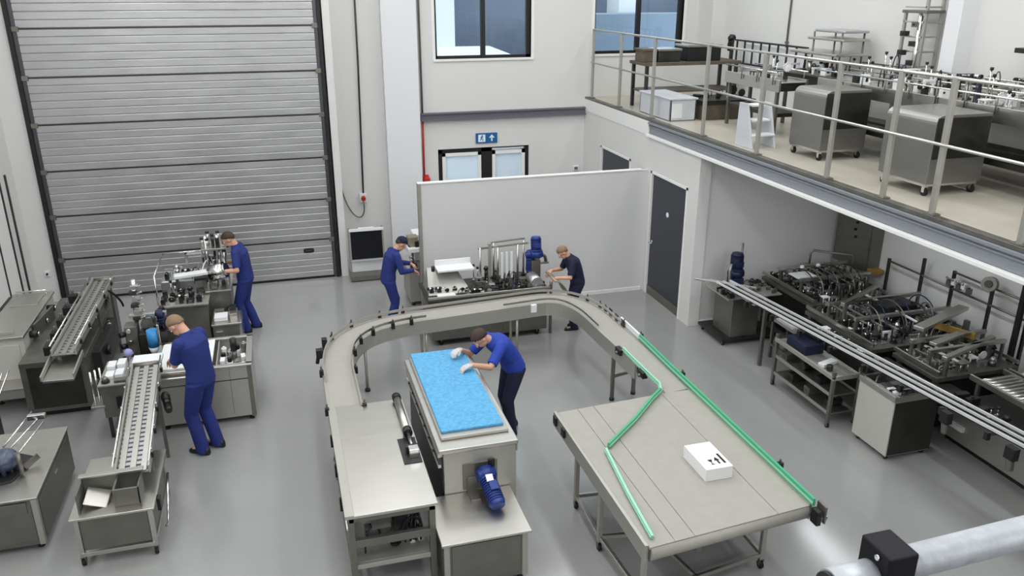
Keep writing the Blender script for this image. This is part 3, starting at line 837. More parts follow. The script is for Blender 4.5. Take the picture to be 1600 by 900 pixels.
K_BLUE = dict(coverall=True, top=NAVY, sleeve='short', hair=HAIRB)
person('worker', 'person in a blue short-sleeved coverall bending over the steel sink bench on the left', (-1.17, 9.46, 0), 146, lean=0, bend=20, head=58,
       hands=[(-1.52, 9.74, 1.12), (-1.36, 10.0, 1.10)], kit=dict(K_BLUE, hair=HAIRG), H=1.86, stance=(.03, -.03))
person('worker', 'person in a royal blue shirt and navy trousers leaning over the bright blue belt', (2.52, 8.86, 0), 196, lean=22, bend=30, head=58,
       hands=[(1.86, 8.40, 1.22), (1.82, 8.82, 1.24)], kit=dict(top=ROYAL, legs=DNAVY, sleeve='short', hair=HAIRB, gloves=True), H=1.76, stance=(.06, -.08))
person('worker', 'dark-haired person in a blue coverall working at a filler in front of the roller door', (-.74, 13.24, 0), 172, lean=3, bend=12, head=40,
       hands=[(-1.13, 12.98, 1.10), (-1.10, 13.34, 1.14)], kit=dict(K_BLUE), H=1.76, stance=(.05, -.08))
person('worker', 'person in blue coverall and dark cap standing left of the white partition', (1.53, 12.72, 0), 8, lean=7, bend=18, head=45,
       hands=[(1.98, 12.95, .98), (1.97, 12.62, .96)], kit=dict(K_BLUE, sleeve='long', hat=DNAVY), H=1.62, stance=(.06, -.06))
person('worker', 'person in a black navy T-shirt and trousers reaching into the machine before the white partition', (4.50, 11.84, 0), 176, lean=8, bend=22, head=48,
       hands=[(4.04, 11.68, .94), (4.06, 12.0, .96)], kit=dict(top=DNAVY, legs=DNAVY, sleeve='short', hair=HAIRG), H=1.54, stance=(.05, -.05))

# ================================================================== CENTRE: discharge table, belt press, front cabinet
t = thing('discharge_table', 'steel table with open lower frame left of the blue belt machine', 'table', (.68, 7.35, 0))
bx('table_top', STEEL, t, .25, 1.10, 6.33, 8.45, .87, .90, bevel=.006)
bx('edge_strip', STEEL2, t, .245, .33, 6.33, 8.45, .895, .91)
bx('apron', STEELD, t, .28, 1.08, 6.37, 6.40, .80, .87); bx('apron', STEELD, t, .28, .31, 6.4, 8.4, .80, .87)
for x, y in ((.30, 6.40), (1.05, 6.40), (.30, 8.38), (1.05, 8.38)):
    leg(t, x, y, .0, .87, .06, STEELD)
bx('lower_shelf', STEEL2, t, .32, 1.03, 6.42, 8.36, .30, .32)
bx('stretcher', STEELD, t, .32, 1.03, 6.37, 6.42, .52, .60); bx('stretcher', STEELD, t, .275, .325, 6.42, 8.36, .45, .51); bx('stretcher', STEELD, t, .275, .325, 6.42, 8.36, .12, .17)
bx('stretcher', STEEL2, t, .32, 1.03, 6.38, 6.42, .27, .32)
deck_gear(t, .40, 1.03, 6.5, 7.4, .32, 5, .2, .36, .95)
bx('control_block', STEELD, t, .5, .68, 6.55, 6.75, .56, .76); bx('black_cover', BLACK, t, .70, .84, 6.52, 6.70, .48, .74)
for k in range(5): hose(t, (.75 + .05 * k, 6.5, .40), (.98, 6.55 + .1 * k, .42), .32, .011, BLACK)
g = MB(); g.tube([(.27, 6.4, .72), (.27, 8.4, .72)], .014, 8); g.build('side_rail', CHROME, t)
for y in (6.8, 7.4, 8.0): MB().box(.23, .28, y - .02, y + .02, .66, .80).build('rail_bracket', BLACK, t, .003)
# slot with an air cylinder along the right edge
bx('slot_plate', BLACK, t, .90, 1.085, 7.05, 7.55, .899, .906, bevel=0)
g = MB(); g.cyl((1.02, 7.62, .955), (1.02, 8.36, .955), .04, 16); g.mat(1); g.cyl((1.02, 7.55, .955), (1.02, 7.64, .955), .05, 14); g.cyl((1.02, 8.34, .955), (1.02, 8.42, .955), .05, 14); g.mat(0); g.cyl((1.02, 7.2, .955), (1.02, 7.56, .955), .016, 10)
g.build('air_cylinder', [STEEL, BLACK], t)
g = MB(); g.box(.97, 1.07, 7.14, 7.24, .905, 1.0); g.mat(1); g.box(.95, 1.08, 7.24, 7.3, .905, .98); g.build('slide_block', [CHROME, BLACK], t, .005)

t = thing('belt_press', 'tall stainless machine with a bright blue top belt and a blue motor on its front', 'machine', (1.63, 8.0, 0))
X0, X1, Y0, Y1 = 1.22, 2.04, 6.90, 9.05
bx('body', STEEL2, t, X0 + .05, X1 - .02, Y0, Y1 - .03, .08, 1.05, bevel=.006)
g = MB(); g.box(X0, X1, Y0 - .02, Y1, 1.05, 1.10); g.build('top_tray', STEEL, t, .012, 3)
g = MB(); g.box(X0 + .06, X1 - .05, Y0 + .16, Y1 - .02, 1.10, 1.135); g.build('belt_bed', STEEL2, t, .01)
bx('blue_belt', BLUEB, t, 1.30, 1.955, Y0 + .24, Y1 + .02, 1.135, 1.165, bevel=.008)
bx('dark_gap_sheet', BLACK, t, X0 + .035, X0 + .055, Y0 + .03, Y1 - .1, .12, .98)  # flat black sheet paints in the dark gap between table and press
g = MB(); g.box(X0 + .0, X0 + .05, Y0 + .05, Y1 - .08, .98, 1.04); g.box(X0 + .0, X0 + .04, Y0 + .05, Y1 - .08, .86, .90); g.build('side_rail', STEEL, t, .004)
for k in range(7): MB().cyl((X0 + .045, Y0 + .3 + k * .26, .93), (X0 - .005, Y0 + .3 + k * .26, .93), .018, 10).build('rail_bolt', BLACK, t)
for x in (X0 + .1, X1 - .1):
    for y in (Y0 + .1, Y1 - .12): foot(t, x, y, .09)
g = MB(); g.box(1.46, 1.82, Y0 - .012, Y0 + .002, .60, .90); g.build('motor_plate', STEELD, t, .003)
g = MB(); g.box(1.72, 1.79, Y0 - .03, Y0 - .01, .78, .92); g.build('black_plate', BLACK, t, .003)
g = MB(); g.box(1.50, 1.60, Y0 - .20, Y0 - .01, .575, .60); g.box(1.50, 1.60, Y0 - .03, Y0 - .01, .575, .75); g.build('motor_bracket', STEELD, t, .003)
mo = gear_motor(t, (1.68, Y0 - .09, .80), (.10, -.86, -.42), .25, .085)
plabel(mo, 'blue gear motor with a pale rating plate')
g = MB(); g.cbox((1.685, Y0 - .215, .838), (.07, .08, .006), 0, .45); g.build('rating_plate', WPLAST, mo)
hose(t, (1.76, Y0 - .3, .70), (1.70, Y0 - .15, .575), .02, .009, BLACK, up=False)
bx('guard_strip', STEEL, t, X1 - .012, X1 + .004, Y0 + .02, Y1 - .2, .95, 1.045)

t = thing('front_cabinet', 'low stainless cabinet with a plain sloping-sheet top below the blue motor', 'cabinet', (1.5, 6.5, 0))
bx('body', STEELD, t, 1.11, 1.91, 6.15, 6.88, .06, .55); bx('top_sheet', STEEL, t, 1.08, 1.95, 6.11, 6.89, .55, .575, bevel=.006)
bx('front_panel', STEELD, t, 1.18, 1.84, 6.14, 6.15, .10, .52); bx('corner_post', STEEL2, t, 1.86, 1.915, 6.135, 6.16, .06, .55); bx('corner_post', STEEL2, t, 1.105, 1.16, 6.135, 6.16, .06, .55)
for x in (1.16, 1.86):
    for y in (6.22, 6.8): foot(t, x, y, .07)
MB().sph((1.06, 6.55, .46), .035).build('steel_knob', CHROME, t)

# ================================================================== conveyor loop
t = thing('curved_conveyor', 'long grey belt conveyor curving round behind the blue belt machine', 'conveyor', (2.5, 11.0, 0))
Zc = .86
path = [(.445, y, Zc) for y in (8.0, 8.4, 8.8, 9.2)] + arc(1.49, 9.50, 1.045, 180, 100, 12, Zc) + [(lerp((1.35, 10.54, Zc), (3.55, 11.12, Zc), 0))]
path = [(.445, y, Zc) for y in (8.0, 8.4, 8.8, 9.2)] + [tuple(p) for p in bez((.445, 9.4, Zc), (.445, 10.35, Zc), (.75, 10.82, Zc), (1.55, 10.95, Zc), 14)]
path += [(1.55 + (3.45 - 1.55) * k / 8, 10.95 + .19 * k / 8, Zc) for k in range(1, 9)]
path += [tuple(p) for p in bez((3.55, 11.15, Zc), (4.05, 11.2, Zc), (4.20, 10.75, Zc), (4.235, 10.25, Zc), 10)]
path += [(4.25, 9.8, Zc), (4.275, 9.2, Zc), (4.29, 8.6, Zc), (4.295, 8.1, Zc), (4.295, 7.803, Zc)]
ends = []
w = .165
g = MB(); g.sweep(path, -w, w, -.012, 0); g.build('belt', BELT, t)
P1 = path[:-2]
g = MB(); g.sweep(P1, -w - .035, -w, -.20, .006); g.build('side_frame', STEEL2, t); plabel(t.children[-1], 'inner side frame')
g = MB(); g.sweep(path, w, w + .035, -.17, .006); g.build('side_frame', STEEL2, t)
g = MB(); g.sweep(P1, -w, w, -.11, -.09); g.build('return_pan', STEELD, t)
Pg = path[3:-4]
g = MB(); g.sweep(Pg, w + .005, w + .02, .05, .085); g.build('guide_rail', STEEL, t)
g = MB(); g.sweep(path[1:20], -w - .02, -w - .005, .05, .085); g.build('guide_rail', STEEL, t)
g = MB(); g.sweep(path[24:-4], -w - .02, -w - .005, .05, .08); g.build('guide_rail', STEEL, t)
def side_pt(i, u, dz=0):
    p = Vector(path[i]); d = Vector(path[min(i + 1, len(path) - 1)]) - Vector(path[max(i - 1, 0)]); d.normalize()
    return p + Vector((-d.y, d.x, 0)) * u + Vector((0, 0, dz))
for i in (1, 4, 7, 10, 13, 16, 18):
    for u in (w + .045, -w - .045):
        if u < 0 and i > 18: continue
        p = side_pt(i, u, .02); g = MB(); g.cbox(p, (.05, .05, .09)); g.mat(1); g.cyl(p + Vector((0, 0, .04)), p + Vector((0, 0, .10)), .012, 8)
        g.build('rail_bracket', [BLACK, STEELD], t, .004)
for i in (33, 35, 36, 38):
    p = side_pt(i, w + .05, .02); g = MB(); g.cbox(p, (.04, .04, .09)); g.mat(1); g.cyl(p + Vector((0, 0, .04)), p + Vector((0, 0, .09)), .011, 8); g.build('rail_bracket', [BLACK, STEELD], t, .004)
for i, dx in ((7, 0), (9, 0)):
    p = side_pt(i, w + .09, .03); g = MB(); g.cbox(p, (.07, .09, .12)); g.cyl(p, p + Vector((-.03, -.0, -.14)), .025, 10); g.build('sensor', BLACK, t, .005)
for i in (2, 12, 19, 25):
    for u in (w, -w):
        p = side_pt(i, u * .8); g = MB(); g.cyl((p.x, p.y, .03), (p.x, p.y, .72), .022, 10); g.mat(1); g.cyl((p.x, p.y, 0), (p.x, p.y, .035), .04, 12)
        g.build('leg', [STEEL2, BLACK], t)
for (x, y) in ((4.10, 9.29), (4.46, 9.38)):
    g = MB(); g.box(x - .022, x + .022, y - .022, y + .022, .03, .72); g.mat(1); g.cyl((x, y, 0), (x, y, .035), .035, 12); g.build('leg', [STEELD, BLACK], t)
g = MB(); g.beam((4.10, 9.29, .36), (4.46, 9.38, .36), .03, .03); g.build('leg_stretcher', STEELD, t)
p = side_pt(26, -w - .05, -.05); g = MB(); g.cbox(p, (.09, .05, .13)); g.build('motor_cover', WPLAST, t, .01)
for k, (x, y) in enumerate(((4.075, 9.05), (4.085, 8.35))):
    g = MB(); g.cbox((x, y, .86), (.07, .16, .08)); g.mat(1); g.cyl((x - .03, y, .84), (x - .06, y, .84), .025, 10); g.build('rail_clamp', [BLACK, STEELD], t, .006)
for k in range(3):
    g = MB(); g.box(4.43, 4.445, 9.75 + k * .22, 9.85 + k * .22, .87, .96); g.build('sensor_plate', BLACK, t, .003)

# ================================================================== accumulation table with green guides
t = thing('accumulation_table', 'wide grey belt table with green guide rails and a white box on it', 'conveyor table', (3.55, 6.5, 0))
Zt = .86
XL, XRr, YN, YF = 2.735, 4.43, 5.24, 7.70
skew = .10
def bq(x0, x1): return [(x0, YN + (x0 - XL) * .09), (x1, YN + (x1 - XL) * .09), (x1, YF + (x1 - XL) * .07), (x0, YF + (x0 - XL) * .07)]
strips = [(XL, 2.985), (2.991, 3.185), (3.191, 4.07), (4.076, XRr)]
g = MB()
for a, b in strips: g.prism(bq(a, b), Zt - .02, Zt)
g.build('belt', BELT, t)
g = MB(); g.prism(bq(XL + .0, XRr - .0), Zt - .14, Zt - .021); g.build('belt_bed', STEELD, t)
g = MB(); g.cyl((XL + .01, YN + .035, Zt - .075), (XRr - .01, YN + .19, Zt - .075), .072, 20); g.build('end_roller', BELT, t)
g = MB(); g.box(XL - .035, XL, YN + .02, YF + .02, Zt - .16, Zt + .012); g.build('side_frame', STEEL2, t, .004)
g = MB(); g.box(XRr, XRr + .035, YN + .16, YF + .1, Zt - .16, Zt + .012); g.build('side_frame', STEEL2, t, .004)
def guide(pts, m=GREEN, h=.075):
    g = MB(); g.sweep(pts, -.012, .012, .012, h); g.mat(1); g.sweep(pts, -.020, .020, h * .42, h * .62); g.build('green_guide', [m, GREENL], t)
guide([(4.475, 9.30, Zt), (4.46, 8.4, Zt), (4.455, 7.4, Zt), (4.45, 6.4, Zt), (4.445, 5.36, Zt)], h=.09)
MB().sweep([(4.475, 9.95, Zt), (4.475, 9.62, Zt), (4.475, 9.30, Zt)], -.014, .014, .015, .085).build('white_guide', WPLAST, t)
guide([(4.10, 9.0, Zt), (4.105, 8.4, Zt), (4.115, 7.93, Zt), (4.06, 7.79, Zt)], GREENL)
guide([(4.06, 7.80, Zt), (3.9, 7.66, Zt), (3.5, 7.26, Zt), (3.00, 6.82, Zt)])
guide([(2.955, 6.78, Zt), (2.86, 6.0, Zt), (2.80, 5.33, Zt)], GREENL, .05)
for y in (9.32, 8.1, 6.0):
    g = MB(); g.cbox((4.50, y, Zt + .03), (.06, .05, .10)); g.mat(1); g.cyl((4.50, y, Zt + .06), (4.50, y, Zt + .12), .011, 8); g.build('guide_bracket', [BLACK, STEELD], t, .004)
g = MB(); g.cbox((4.44, 5.30, Zt - .06), (.05, .10, .15)); g.build('bearing_plate', BLACK, t, .006)
g = MB(); g.cbox((4.51, 5.32, Zt - .04), (.02, .13, .18)); g.mat(1); g.cyl((4.48, 5.31, Zt - .1), (4.56, 5.31, Zt - .1), .03, 12); g.build('take_up_bracket', [STEELD, CHROME], t, .004)
for y in (7.62, 7.35):
    g = MB(); g.cbox((XL - .045, y, Zt - .05), (.03, .09, .10)); g.build('take_up_block', BLACK, t, .005)
LG = [(2.76, 7.08), (2.74, 6.35), (2.80, 5.45), (4.17, 5.66), (4.20, 7.30)]
for x, y in LG:
    g = MB(); g.box(x - .024, x + .024, y - .024, y + .024, .10, Zt - .14); g.build('leg', STEEL2, t, .004)
    caster(t, x, y, .11, .042)
for a, b in (((2.76, 7.08), (3.1, 7.05)), ((2.74, 6.35), (3.05, 6.30)), ((2.74, 6.35), (2.76, 7.08)), ((2.80, 5.45), (4.17, 5.66)), ((4.17, 5.66), (4.20, 7.30)), ((3.1, 7.05), (3.4, 5.54)), ((2.80, 5.45), (2.74, 6.35))):
    g = MB(); g.beam((*a, .16), (*b, .16), .035, .04); g.build('stretcher', STEEL, t, .003)
g = MB(); g.beam((3.25, 7.05, Zt - .17), (3.25, 5.3, Zt - .17), .05, .05); g.build('belt_support', STEELD, t, .003)

t = thing('product_box', 'small white carton with black handling marks on the grey belt table', 'box', (3.83, 6.24, Zt))
bx('carton', CARD, t, 3.68, 3.97, 6.00, 6.47, Zt + .001, Zt + .135, bevel=.003)
g = MB(); zt = Zt + .1365
def mark(poly):
    g._add([(x, y, zt) for x, y in poly] + [(x, y, zt - .0012) for x, y in poly], [tuple(range(len(poly)))] + [(i, (i + 1) % len(poly), len(poly) + (i + 1) % len(poly), len(poly) + i) for i in range(len(poly))])
cxm = 3.93                                                          # bar, arrow and glass pictogram
mark([(3.91, 6.07), (3.935, 6.07), (3.935, 6.24), (3.91, 6.24)])
mark([(3.855, 6.07), (3.875, 6.07), (3.875, 6.13), (3.855, 6.13)]); mark([(3.835, 6.13), (3.895, 6.13), (3.865, 6.19)])
mark([(3.775, 6.07), (3.815, 6.07), (3.815, 6.08), (3.775, 6.08)]); mark([(3.79, 6.08), (3.80, 6.08), (3.80, 6.12), (3.79, 6.12)]); mark([(3.785, 6.12), (3.805, 6.12), (3.82, 6.16), (3.77, 6.16)])
g.build('handling_marks', INK, t)
g = MB(); g.box(3.822, 3.828, 6.0, 6.47, Zt + .1352, Zt + .1362); g.build('tape_seam', WALL2, t)

# ================================================================== cartoning machine before the partition
t = thing('cartoning_machine', 'long steel cartoning machine behind the curved conveyor in front of the white partition', 'machine', (3.0, 12.1, 0))
bx('body', STEELD, t, 2.05, 3.95, 11.72, 12.55, .10, .74); bx('deck', STEELX, t, 2.0, 4.0, 11.70, 12.60, .74, .78)
bx('plinth', BLACK, t, 2.15, 3.85, 11.80, 12.5, 0.02, .10, bevel=0)
bx('vent_opening', BLACK, t, 2.86, 3.16, 11.712, 11.722, .30, .50, bevel=0)
bx('front_panel', STEELD, t, 3.20, 3.90, 11.71, 11.72, .14, .70)
g = MB(); g.cyl((2.62, 11.72, .36), (2.62, 11.66, .36), .04, 12); g.mat(1); g.cyl((2.62, 11.66, .36), (2.62, 11.64, .36), .03, 12); g.build('hand_wheel', [STEELX, WPLAST], t)
for x in (2.2, 3.8): foot(t, x, 11.78, .1); foot(t, x, 12.5, .1)
# left hood and bright trough
g = MB(); g._add([(2.05, 11.95, .78), (2.75, 11.95, .78), (2.75, 12.5, .78), (2.05, 12.5, .78), (2.08, 12.15, .90), (2.62, 12.15, .90), (2.58, 12.46, 1.08), (2.12, 12.46, 1.08)], [(0, 3, 2, 1), (4, 5, 6, 7), (0, 1, 5, 4), (1, 2, 6, 5), (2, 3, 7, 6), (3, 0, 4, 7)])
g.build('infeed_hood', STEEL2, t, .008)
deck_gear(t, 2.05, 2.8, 11.96, 12.08, .80, 13, .11, .16, 1.0, [STEELX, STEELD, CHROME, BLACK])
g = MB(); g.box(2.25, 2.85, 12.15, 12.45, 1.08, 1.11); g.box(2.25, 2.85, 12.44, 12.46, 1.08, 1.20); g.build('product_trough', WPLAST, t, .004)
bx('white_tray', WPLAST, t, 2.17, 2.46, 11.76, 11.92, .79, .815)
g = MB(); g.cyl((2.18, 12.2, 1.10), (2.18, 12.2, 1.18), .03, 10); g.build('knob', BLACK, t)
deck_gear(t, 2.5, 3.95, 11.74, 12.0, .78, 11, .105, .17, 1.0, [STEELX, STEELD, CHROME, BLACK, ALU, STEEL])
bx('front_rail', STEEL, t, 2.0, 4.0, 11.70, 11.73, .80, .84)
deck_gear(t, 2.85, 3.75, 12.0, 12.55, .78, 12, .17, .30, .95, [STEELX, STEELD, ALU, STEEL])
# upright magazine frame
for x, y in ((2.98, 12.3), (3.26, 12.22), (3.26, 12.5), (3.62, 12.3), (3.78, 12.5)):
    g = MB(); g.cyl((x, y, .78), (x, y, 1.40), .018, 10); g.mat(1); g.cyl((x, y, .78), (x, y, .81), .04, 12); g.build('magazine_post', [STEEL, BLACK], t)
g = MB(); g.box(3.12, 3.17, 12.28, 12.33, .78, 1.46); g.build('square_column', STEEL2, t, .004)
g = MB(); g.beam((2.95, 12.3, 1.38), (3.8, 12.3, 1.41), .025, .03); g.build('magazine_rail', STEEL, t); g = MB(); g.beam((3.2, 12.5, 1.40), (3.8, 12.5, 1.43), .02, .025); g.build('magazine_rail', STEEL, t)
for x in (3.34, 3.42, 3.5): MB().box(x - .02, x + .02, 12.24, 12.26, .85, 1.30).build('carton_guide', WPLAST, t, .003)
mo = gear_motor(t, (3.93, 12.25, 1.22), (0, .15, 1), .17, .09, MBLUE); plabel(mo, 'upright blue gear motor')
mo = gear_motor(t, (3.85, 12.32, 1.20), (0, .1, -1), .2, .075, MBLUE)
bx('motor_stand', STEELD, t, 3.84, 3.99, 12.2, 12.45, .78, 1.12)
g = MB(); g.cyl((3.80, 12.1, .88), (3.80, 11.78, .88), .10, 18); g.build('drum', ALU, t)
# outfeed hood curving down to the worker
g = MB(); g.loft([[Vector((4.0 + .28 * k / 6, y, .98 - .30 * (k / 6) ** 2 + dz)) for y, dz in ((11.50, 0), (11.98, 0), (11.98, .02), (11.50, .02))] for k in range(7)], True)
g.build('outfeed_chute', WOOD, t)
bx('outfeed_leg', STEELD, t, 4.0, 4.04, 11.72, 11.76, .0, .90); bx('outfeed_arm', STEEL, t, 3.95, 4.2, 12.40, 12.45, .98, 1.02)
hose(t, (3.95, 12.4, .9), (4.15, 12.42, 1.02), .22, .03, STEELD, 'extraction_arm')

# ================================================================== LEFT SIDE
# small table with a sheet-metal hopper, feeding the sloping slat conveyor
t = thing('hopper_table', 'small framed steel table on castors with a folded steel hopper, nearest the bottom left', 'table', (-1.93, 8.1, 0))
x0, x1, y0, y1, zt = -2.30, -1.53, 7.48, 8.62, .57
bx('table_top', STEEL, t, x0, x1, y0, y1, zt - .025, zt, bevel=.006)
for x in (x0 + .05, x1 - .05):
    for y in (y0 + .06, y1 - .06):
        g = MB(); g.box(x - .022, x + .022, y - .022, y + .022, .10, zt - .025); g.build('leg', STEEL, t, .004); caster(t, x, y, .10, .038)
bx('front_panel', STEELD, t, x0 + .08, x1 - .08, y0 + .05, y0 + .06, .17, zt - .04); bx('side_panel', STEELD, t, x1 - .06, x1 - .05, y0 + .1, y1 - .1, .17, zt - .04)
bx('stretcher', STEEL, t, x0 + .05, x1 - .05, y0 + .03, y0 + .08, .11, .155); bx('stretcher', STEEL, t, x1 - .075, x1 - .035, y0 + .06, y1 - .06, .11, .155); bx('stretcher', STEEL, t, x0 + .035, x0 + .075, y0 + .06, y1 - .06, .11, .155)
g = MB()                                                             # hopper: back wall, floor, sides and inner partition
g.box(-2.22, -1.66, 7.86, 7.875, zt, .80); g.box(-2.22, -2.205, 7.56, 7.875, zt, .78); g.box(-1.90, -1.88, 7.60, 7.86, zt, .76); g.box(-1.88, -1.66, 7.60, 7.62, zt, .76); g.box(-1.675, -1.66, 7.6, 7.86, zt, .76)
g.build('hopper', STEELD, t, .003)
g = MB(); g.cbox((-2.07, 7.73, .63), (.22, .22, .012), 0, .3, .35); g.build('deflector', STEEL, t, .003)
g = MB(); g.beam((-2.24, 7.87, .805), (-1.64, 7.87, .805), .07, .02); g.build('hopper_lip', STEEL, t, .004)
g = MB(); g.tube([(-1.50, 8.3, .45), (-1.47, 8.0, .45), (-1.47, 7.75, .2), (-1.50, 7.75, .16)], .014, 8); g.build('push_handle', CHROME, t)
bx('black_latch', BLACK, t, -1.535, -1.50, 7.68, 7.76, .40, .54)

def slat_conveyor(name, label, p0, p1, w, ext, nl=3, legs=()):
    p0 = Vector(p0); p1 = Vector(p1); root = thing(name, label, 'conveyor', ((p0.x + p1.x) / 2, (p0.y + p1.y) / 2, 0))
    d = (p1 - p0); L = d.length; u = d.normalized(); s = u.cross(Vector((0, 0, 1))).normalized(); n = s.cross(u)
    g = MB()
    for k in range(nl):
        o = (k - (nl - 1) / 2) * w * .62 / max(1, nl - 1) * 1.0
        g.beam(p0 + s * o, p1 + s * o, w * .17, .02)
    g.build('wear_strip', STEEL, root, .003)
    g = MB(); g.beam(p0 - n * .018, p1 - n * .018, w * .86, .014); g.build('belt', ALU, root)
    g = MB(); k = int(L / .08)
    for i in range(k): g.beam(p0 + u * (i + .5) * L / k - s * w * .43 - n * .006, p0 + u * (i + .5) * L / k + s * w * .43 - n * .006, .014, .010)
    g.build('belt_slats', STEELD, root)
    for k in (-1, 1):
        g = MB(); g.beam(p0 + s * k * w * .47 + n * .01, p1 + s * k * w * .47 + n * .01, .022, .09); g.build('side_frame', STEEL2, root, .004)
        g = MB(); g.cyl(p0 + s * k * w * .5 + n * .11, p1 + s * k * w * .5 + n * .11, .011, 8); g.build('guide_rail', CHROME, root)
        for i in range(5):
            q = p0 + u * L * (i + .5) / 5 + s * k * w * .53 + n * .03
            g = MB(); g.cyl(q, q + n * .09, .009, 8); g.mat(1); g.cbox(q, (.03, .05, .05)); g.build('rail_bracket', [CHROME, BLACK], root)
    g = MB(); g.cyl(p1 - s * w * .5, p1 + s * w * .5, .035, 14); g.build('end_roller', STEELD, root)
    for (tt, zz) in legs:
        for k in (-1, 1):
            q = p0.lerp(p1, tt) + s * k * w * .44
            g = MB(); g.box(q.x - .018, q.x + .018, q.y - .018, q.y + .018, .0, q.z - .04); g.build('leg', STEELD, root, .003)
    return root
s1 = slat_conveyor('slat_conveyor', 'narrow slatted steel conveyor sloping up from the hopper table to the sink bench', (-1.76, 7.93, .74), (-1.83, 10.0, 1.0), .34, 0, 3, [(.12, 0), (.72, 0)])
g = MB(); g.cbox((-1.83, 10.12, 1.02), (.34, .22, .05)); g.build('transfer_plate', WPLAST, s1, .006)
gear_motor(s1, (-1.58, 9.4, .82), (.2, -.9, -.2), .14, .045, BLACK)
s2 = slat_conveyor('slat_conveyor', 'slatted steel conveyor sloping up beside the far left machine toward the roller door', (-2.92, 10.75, .96), (-2.80, 13.1, 1.14), .30, 0, 3, [(.9, 0), (.55, 0)])
for k in range(5):
    g = MB(); q = Vector((-3.13, 10.95 + k * .4, .95 + k * .03)); g.cbox(q, (.11, .14, .12)); g.mat(1); g.cyl(q + Vector((0, 0, .05)), q + Vector((0, 0, .14)), .02, 8); g.build('drive_unit', [BLACK, STEELD], s2, .006)
hose(s2, (-2.70, 12.6, 1.1), (-2.55, 12.9, .75), .12, .016, BLACK)

# dark base cabinet under the second conveyor with its discharge chute
t = thing('base_cabinet', 'dark steel base cabinet under the far left slatted conveyor with a bright chute', 'cabinet', (-3.12, 12.0, 0))
bx('body', STEELD, t, -3.52, -2.73, 10.92, 13.4, .08, .80); bx('plinth', BLACK, t, -3.48, -2.78, 10.98, 13.3, 0, .08, bevel=0)
g = MB(); g._add([(-3.10, 10.30, .80), (-2.74, 10.28, .80), (-2.76, 10.92, .84), (-3.08, 10.92, .84), (-3.10, 10.30, .77), (-2.74, 10.28, .77), (-2.76, 10.92, .78), (-3.08, 10.92, .78)], [(0, 1, 2, 3), (7, 6, 5, 4), (0, 4, 5, 1), (1, 5, 6, 2), (2, 6, 7, 3), (3, 7, 4, 0)])
g.build('chute', STEEL, t, .004)
for x in (-3.11, -2.74):
    g = MB(); g.beam((x, 10.30, .83), (x, 10.92, .88), .02, .07); g.build('chute_side', STEEL2, t, .003)
bx('front_panel', STEELX, t, -3.44, -2.80, 10.905, 10.92, .14, .74)
deck_gear(t, -3.0, -2.75, 11.2, 13.2, .80, 21, .2, .2, .6, [STEELX, STEELD, BLACK])
bx('side_drive', STEELX, t, -2.73, -2.62, 11.3, 12.6, .30, .70); 
g = MB(); g.cyl((-2.62, 11.7, .55), (-2.57, 11.7, .55), .07, 14); g.build('pulley', BLACK, t)
knob_post(t, -2.66, 12.3, .7, .1)

t = thing('feed_hopper_machine', 'big boxy pale steel machine in the far left corner by the left wall', 'machine', (-3.75, 12.2, 0))
bx('body', PALE, t, -4.06, -3.54, 11.38, 13.1, .10, .98, bevel=.008); bx('top_cover', STEEL, t, -4.08, -3.52, 11.34, 13.14, .98, 1.02, bevel=.01)
bx('front_panel', PALE, t, -4.0, -3.60, 11.36, 11.38, .40, .90); bx('lower_shelf', STEEL, t, -4.1, -3.54, 11.05, 11.4, .36, .40)
g = MB(); g.tube([(-4.0, 13.02, 1.02), (-4.0, 13.02, 1.08), (-3.6, 13.02, 1.08), (-3.6, 13.02, 1.02)], .014, 8); g.build('lift_handle', CHROME, t)
bx('hatch', STEEL, t, -3.98, -3.62, 12.55, 12.95, 1.02, 1.035); bx('hatch_bar', STEEL, t, -3.95, -3.65, 11.45, 11.50, 1.02, 1.06)
bx('hinge_strip', BLACK, t, -4.10, -4.06, 11.5, 13.0, .98, 1.03)
for x in (-4.0, -3.6):
    for y in (11.5, 13.0): foot(t, x, y, .1)
g = MB(); g.beam((-3.5, 11.8, .9), (-3.42, 12.5, .9), .03, .2); g.build('side_bracket', STEELD, t)
for y in (11.7, 12.2, 12.7):
    g = MB(); g.cyl((-3.54, y, .90), (-3.44, y, .90), .05, 14); g.mat(1); g.cyl((-3.44, y, .90), (-3.42, y, .90), .03, 12); g.build('side_knob', [BLACK, CHROME], t)

t = thing('corner_frame', 'dark frame with a pale tube standing by the left wall at the picture edge', 'frame', (-4.2, 11.4, 0))
g = MB(); g.box(-4.30, -4.24, 11.2, 11.26, 0, 1.15); g.build('post', BLACK, t, .004); g = MB(); g.box(-4.31, -4.2, 11.14, 11.3, .84, 1.02); g.build('control_box', BLACK, t, .008)
g = MB(); g.tube([(-4.27, 11.22, .7), (-4.1, 10.9, .66), (-3.95, 10.5, .5), (-3.9, 10.3, 0.02)], .018, 8); g.build('tube', CHROME, t)

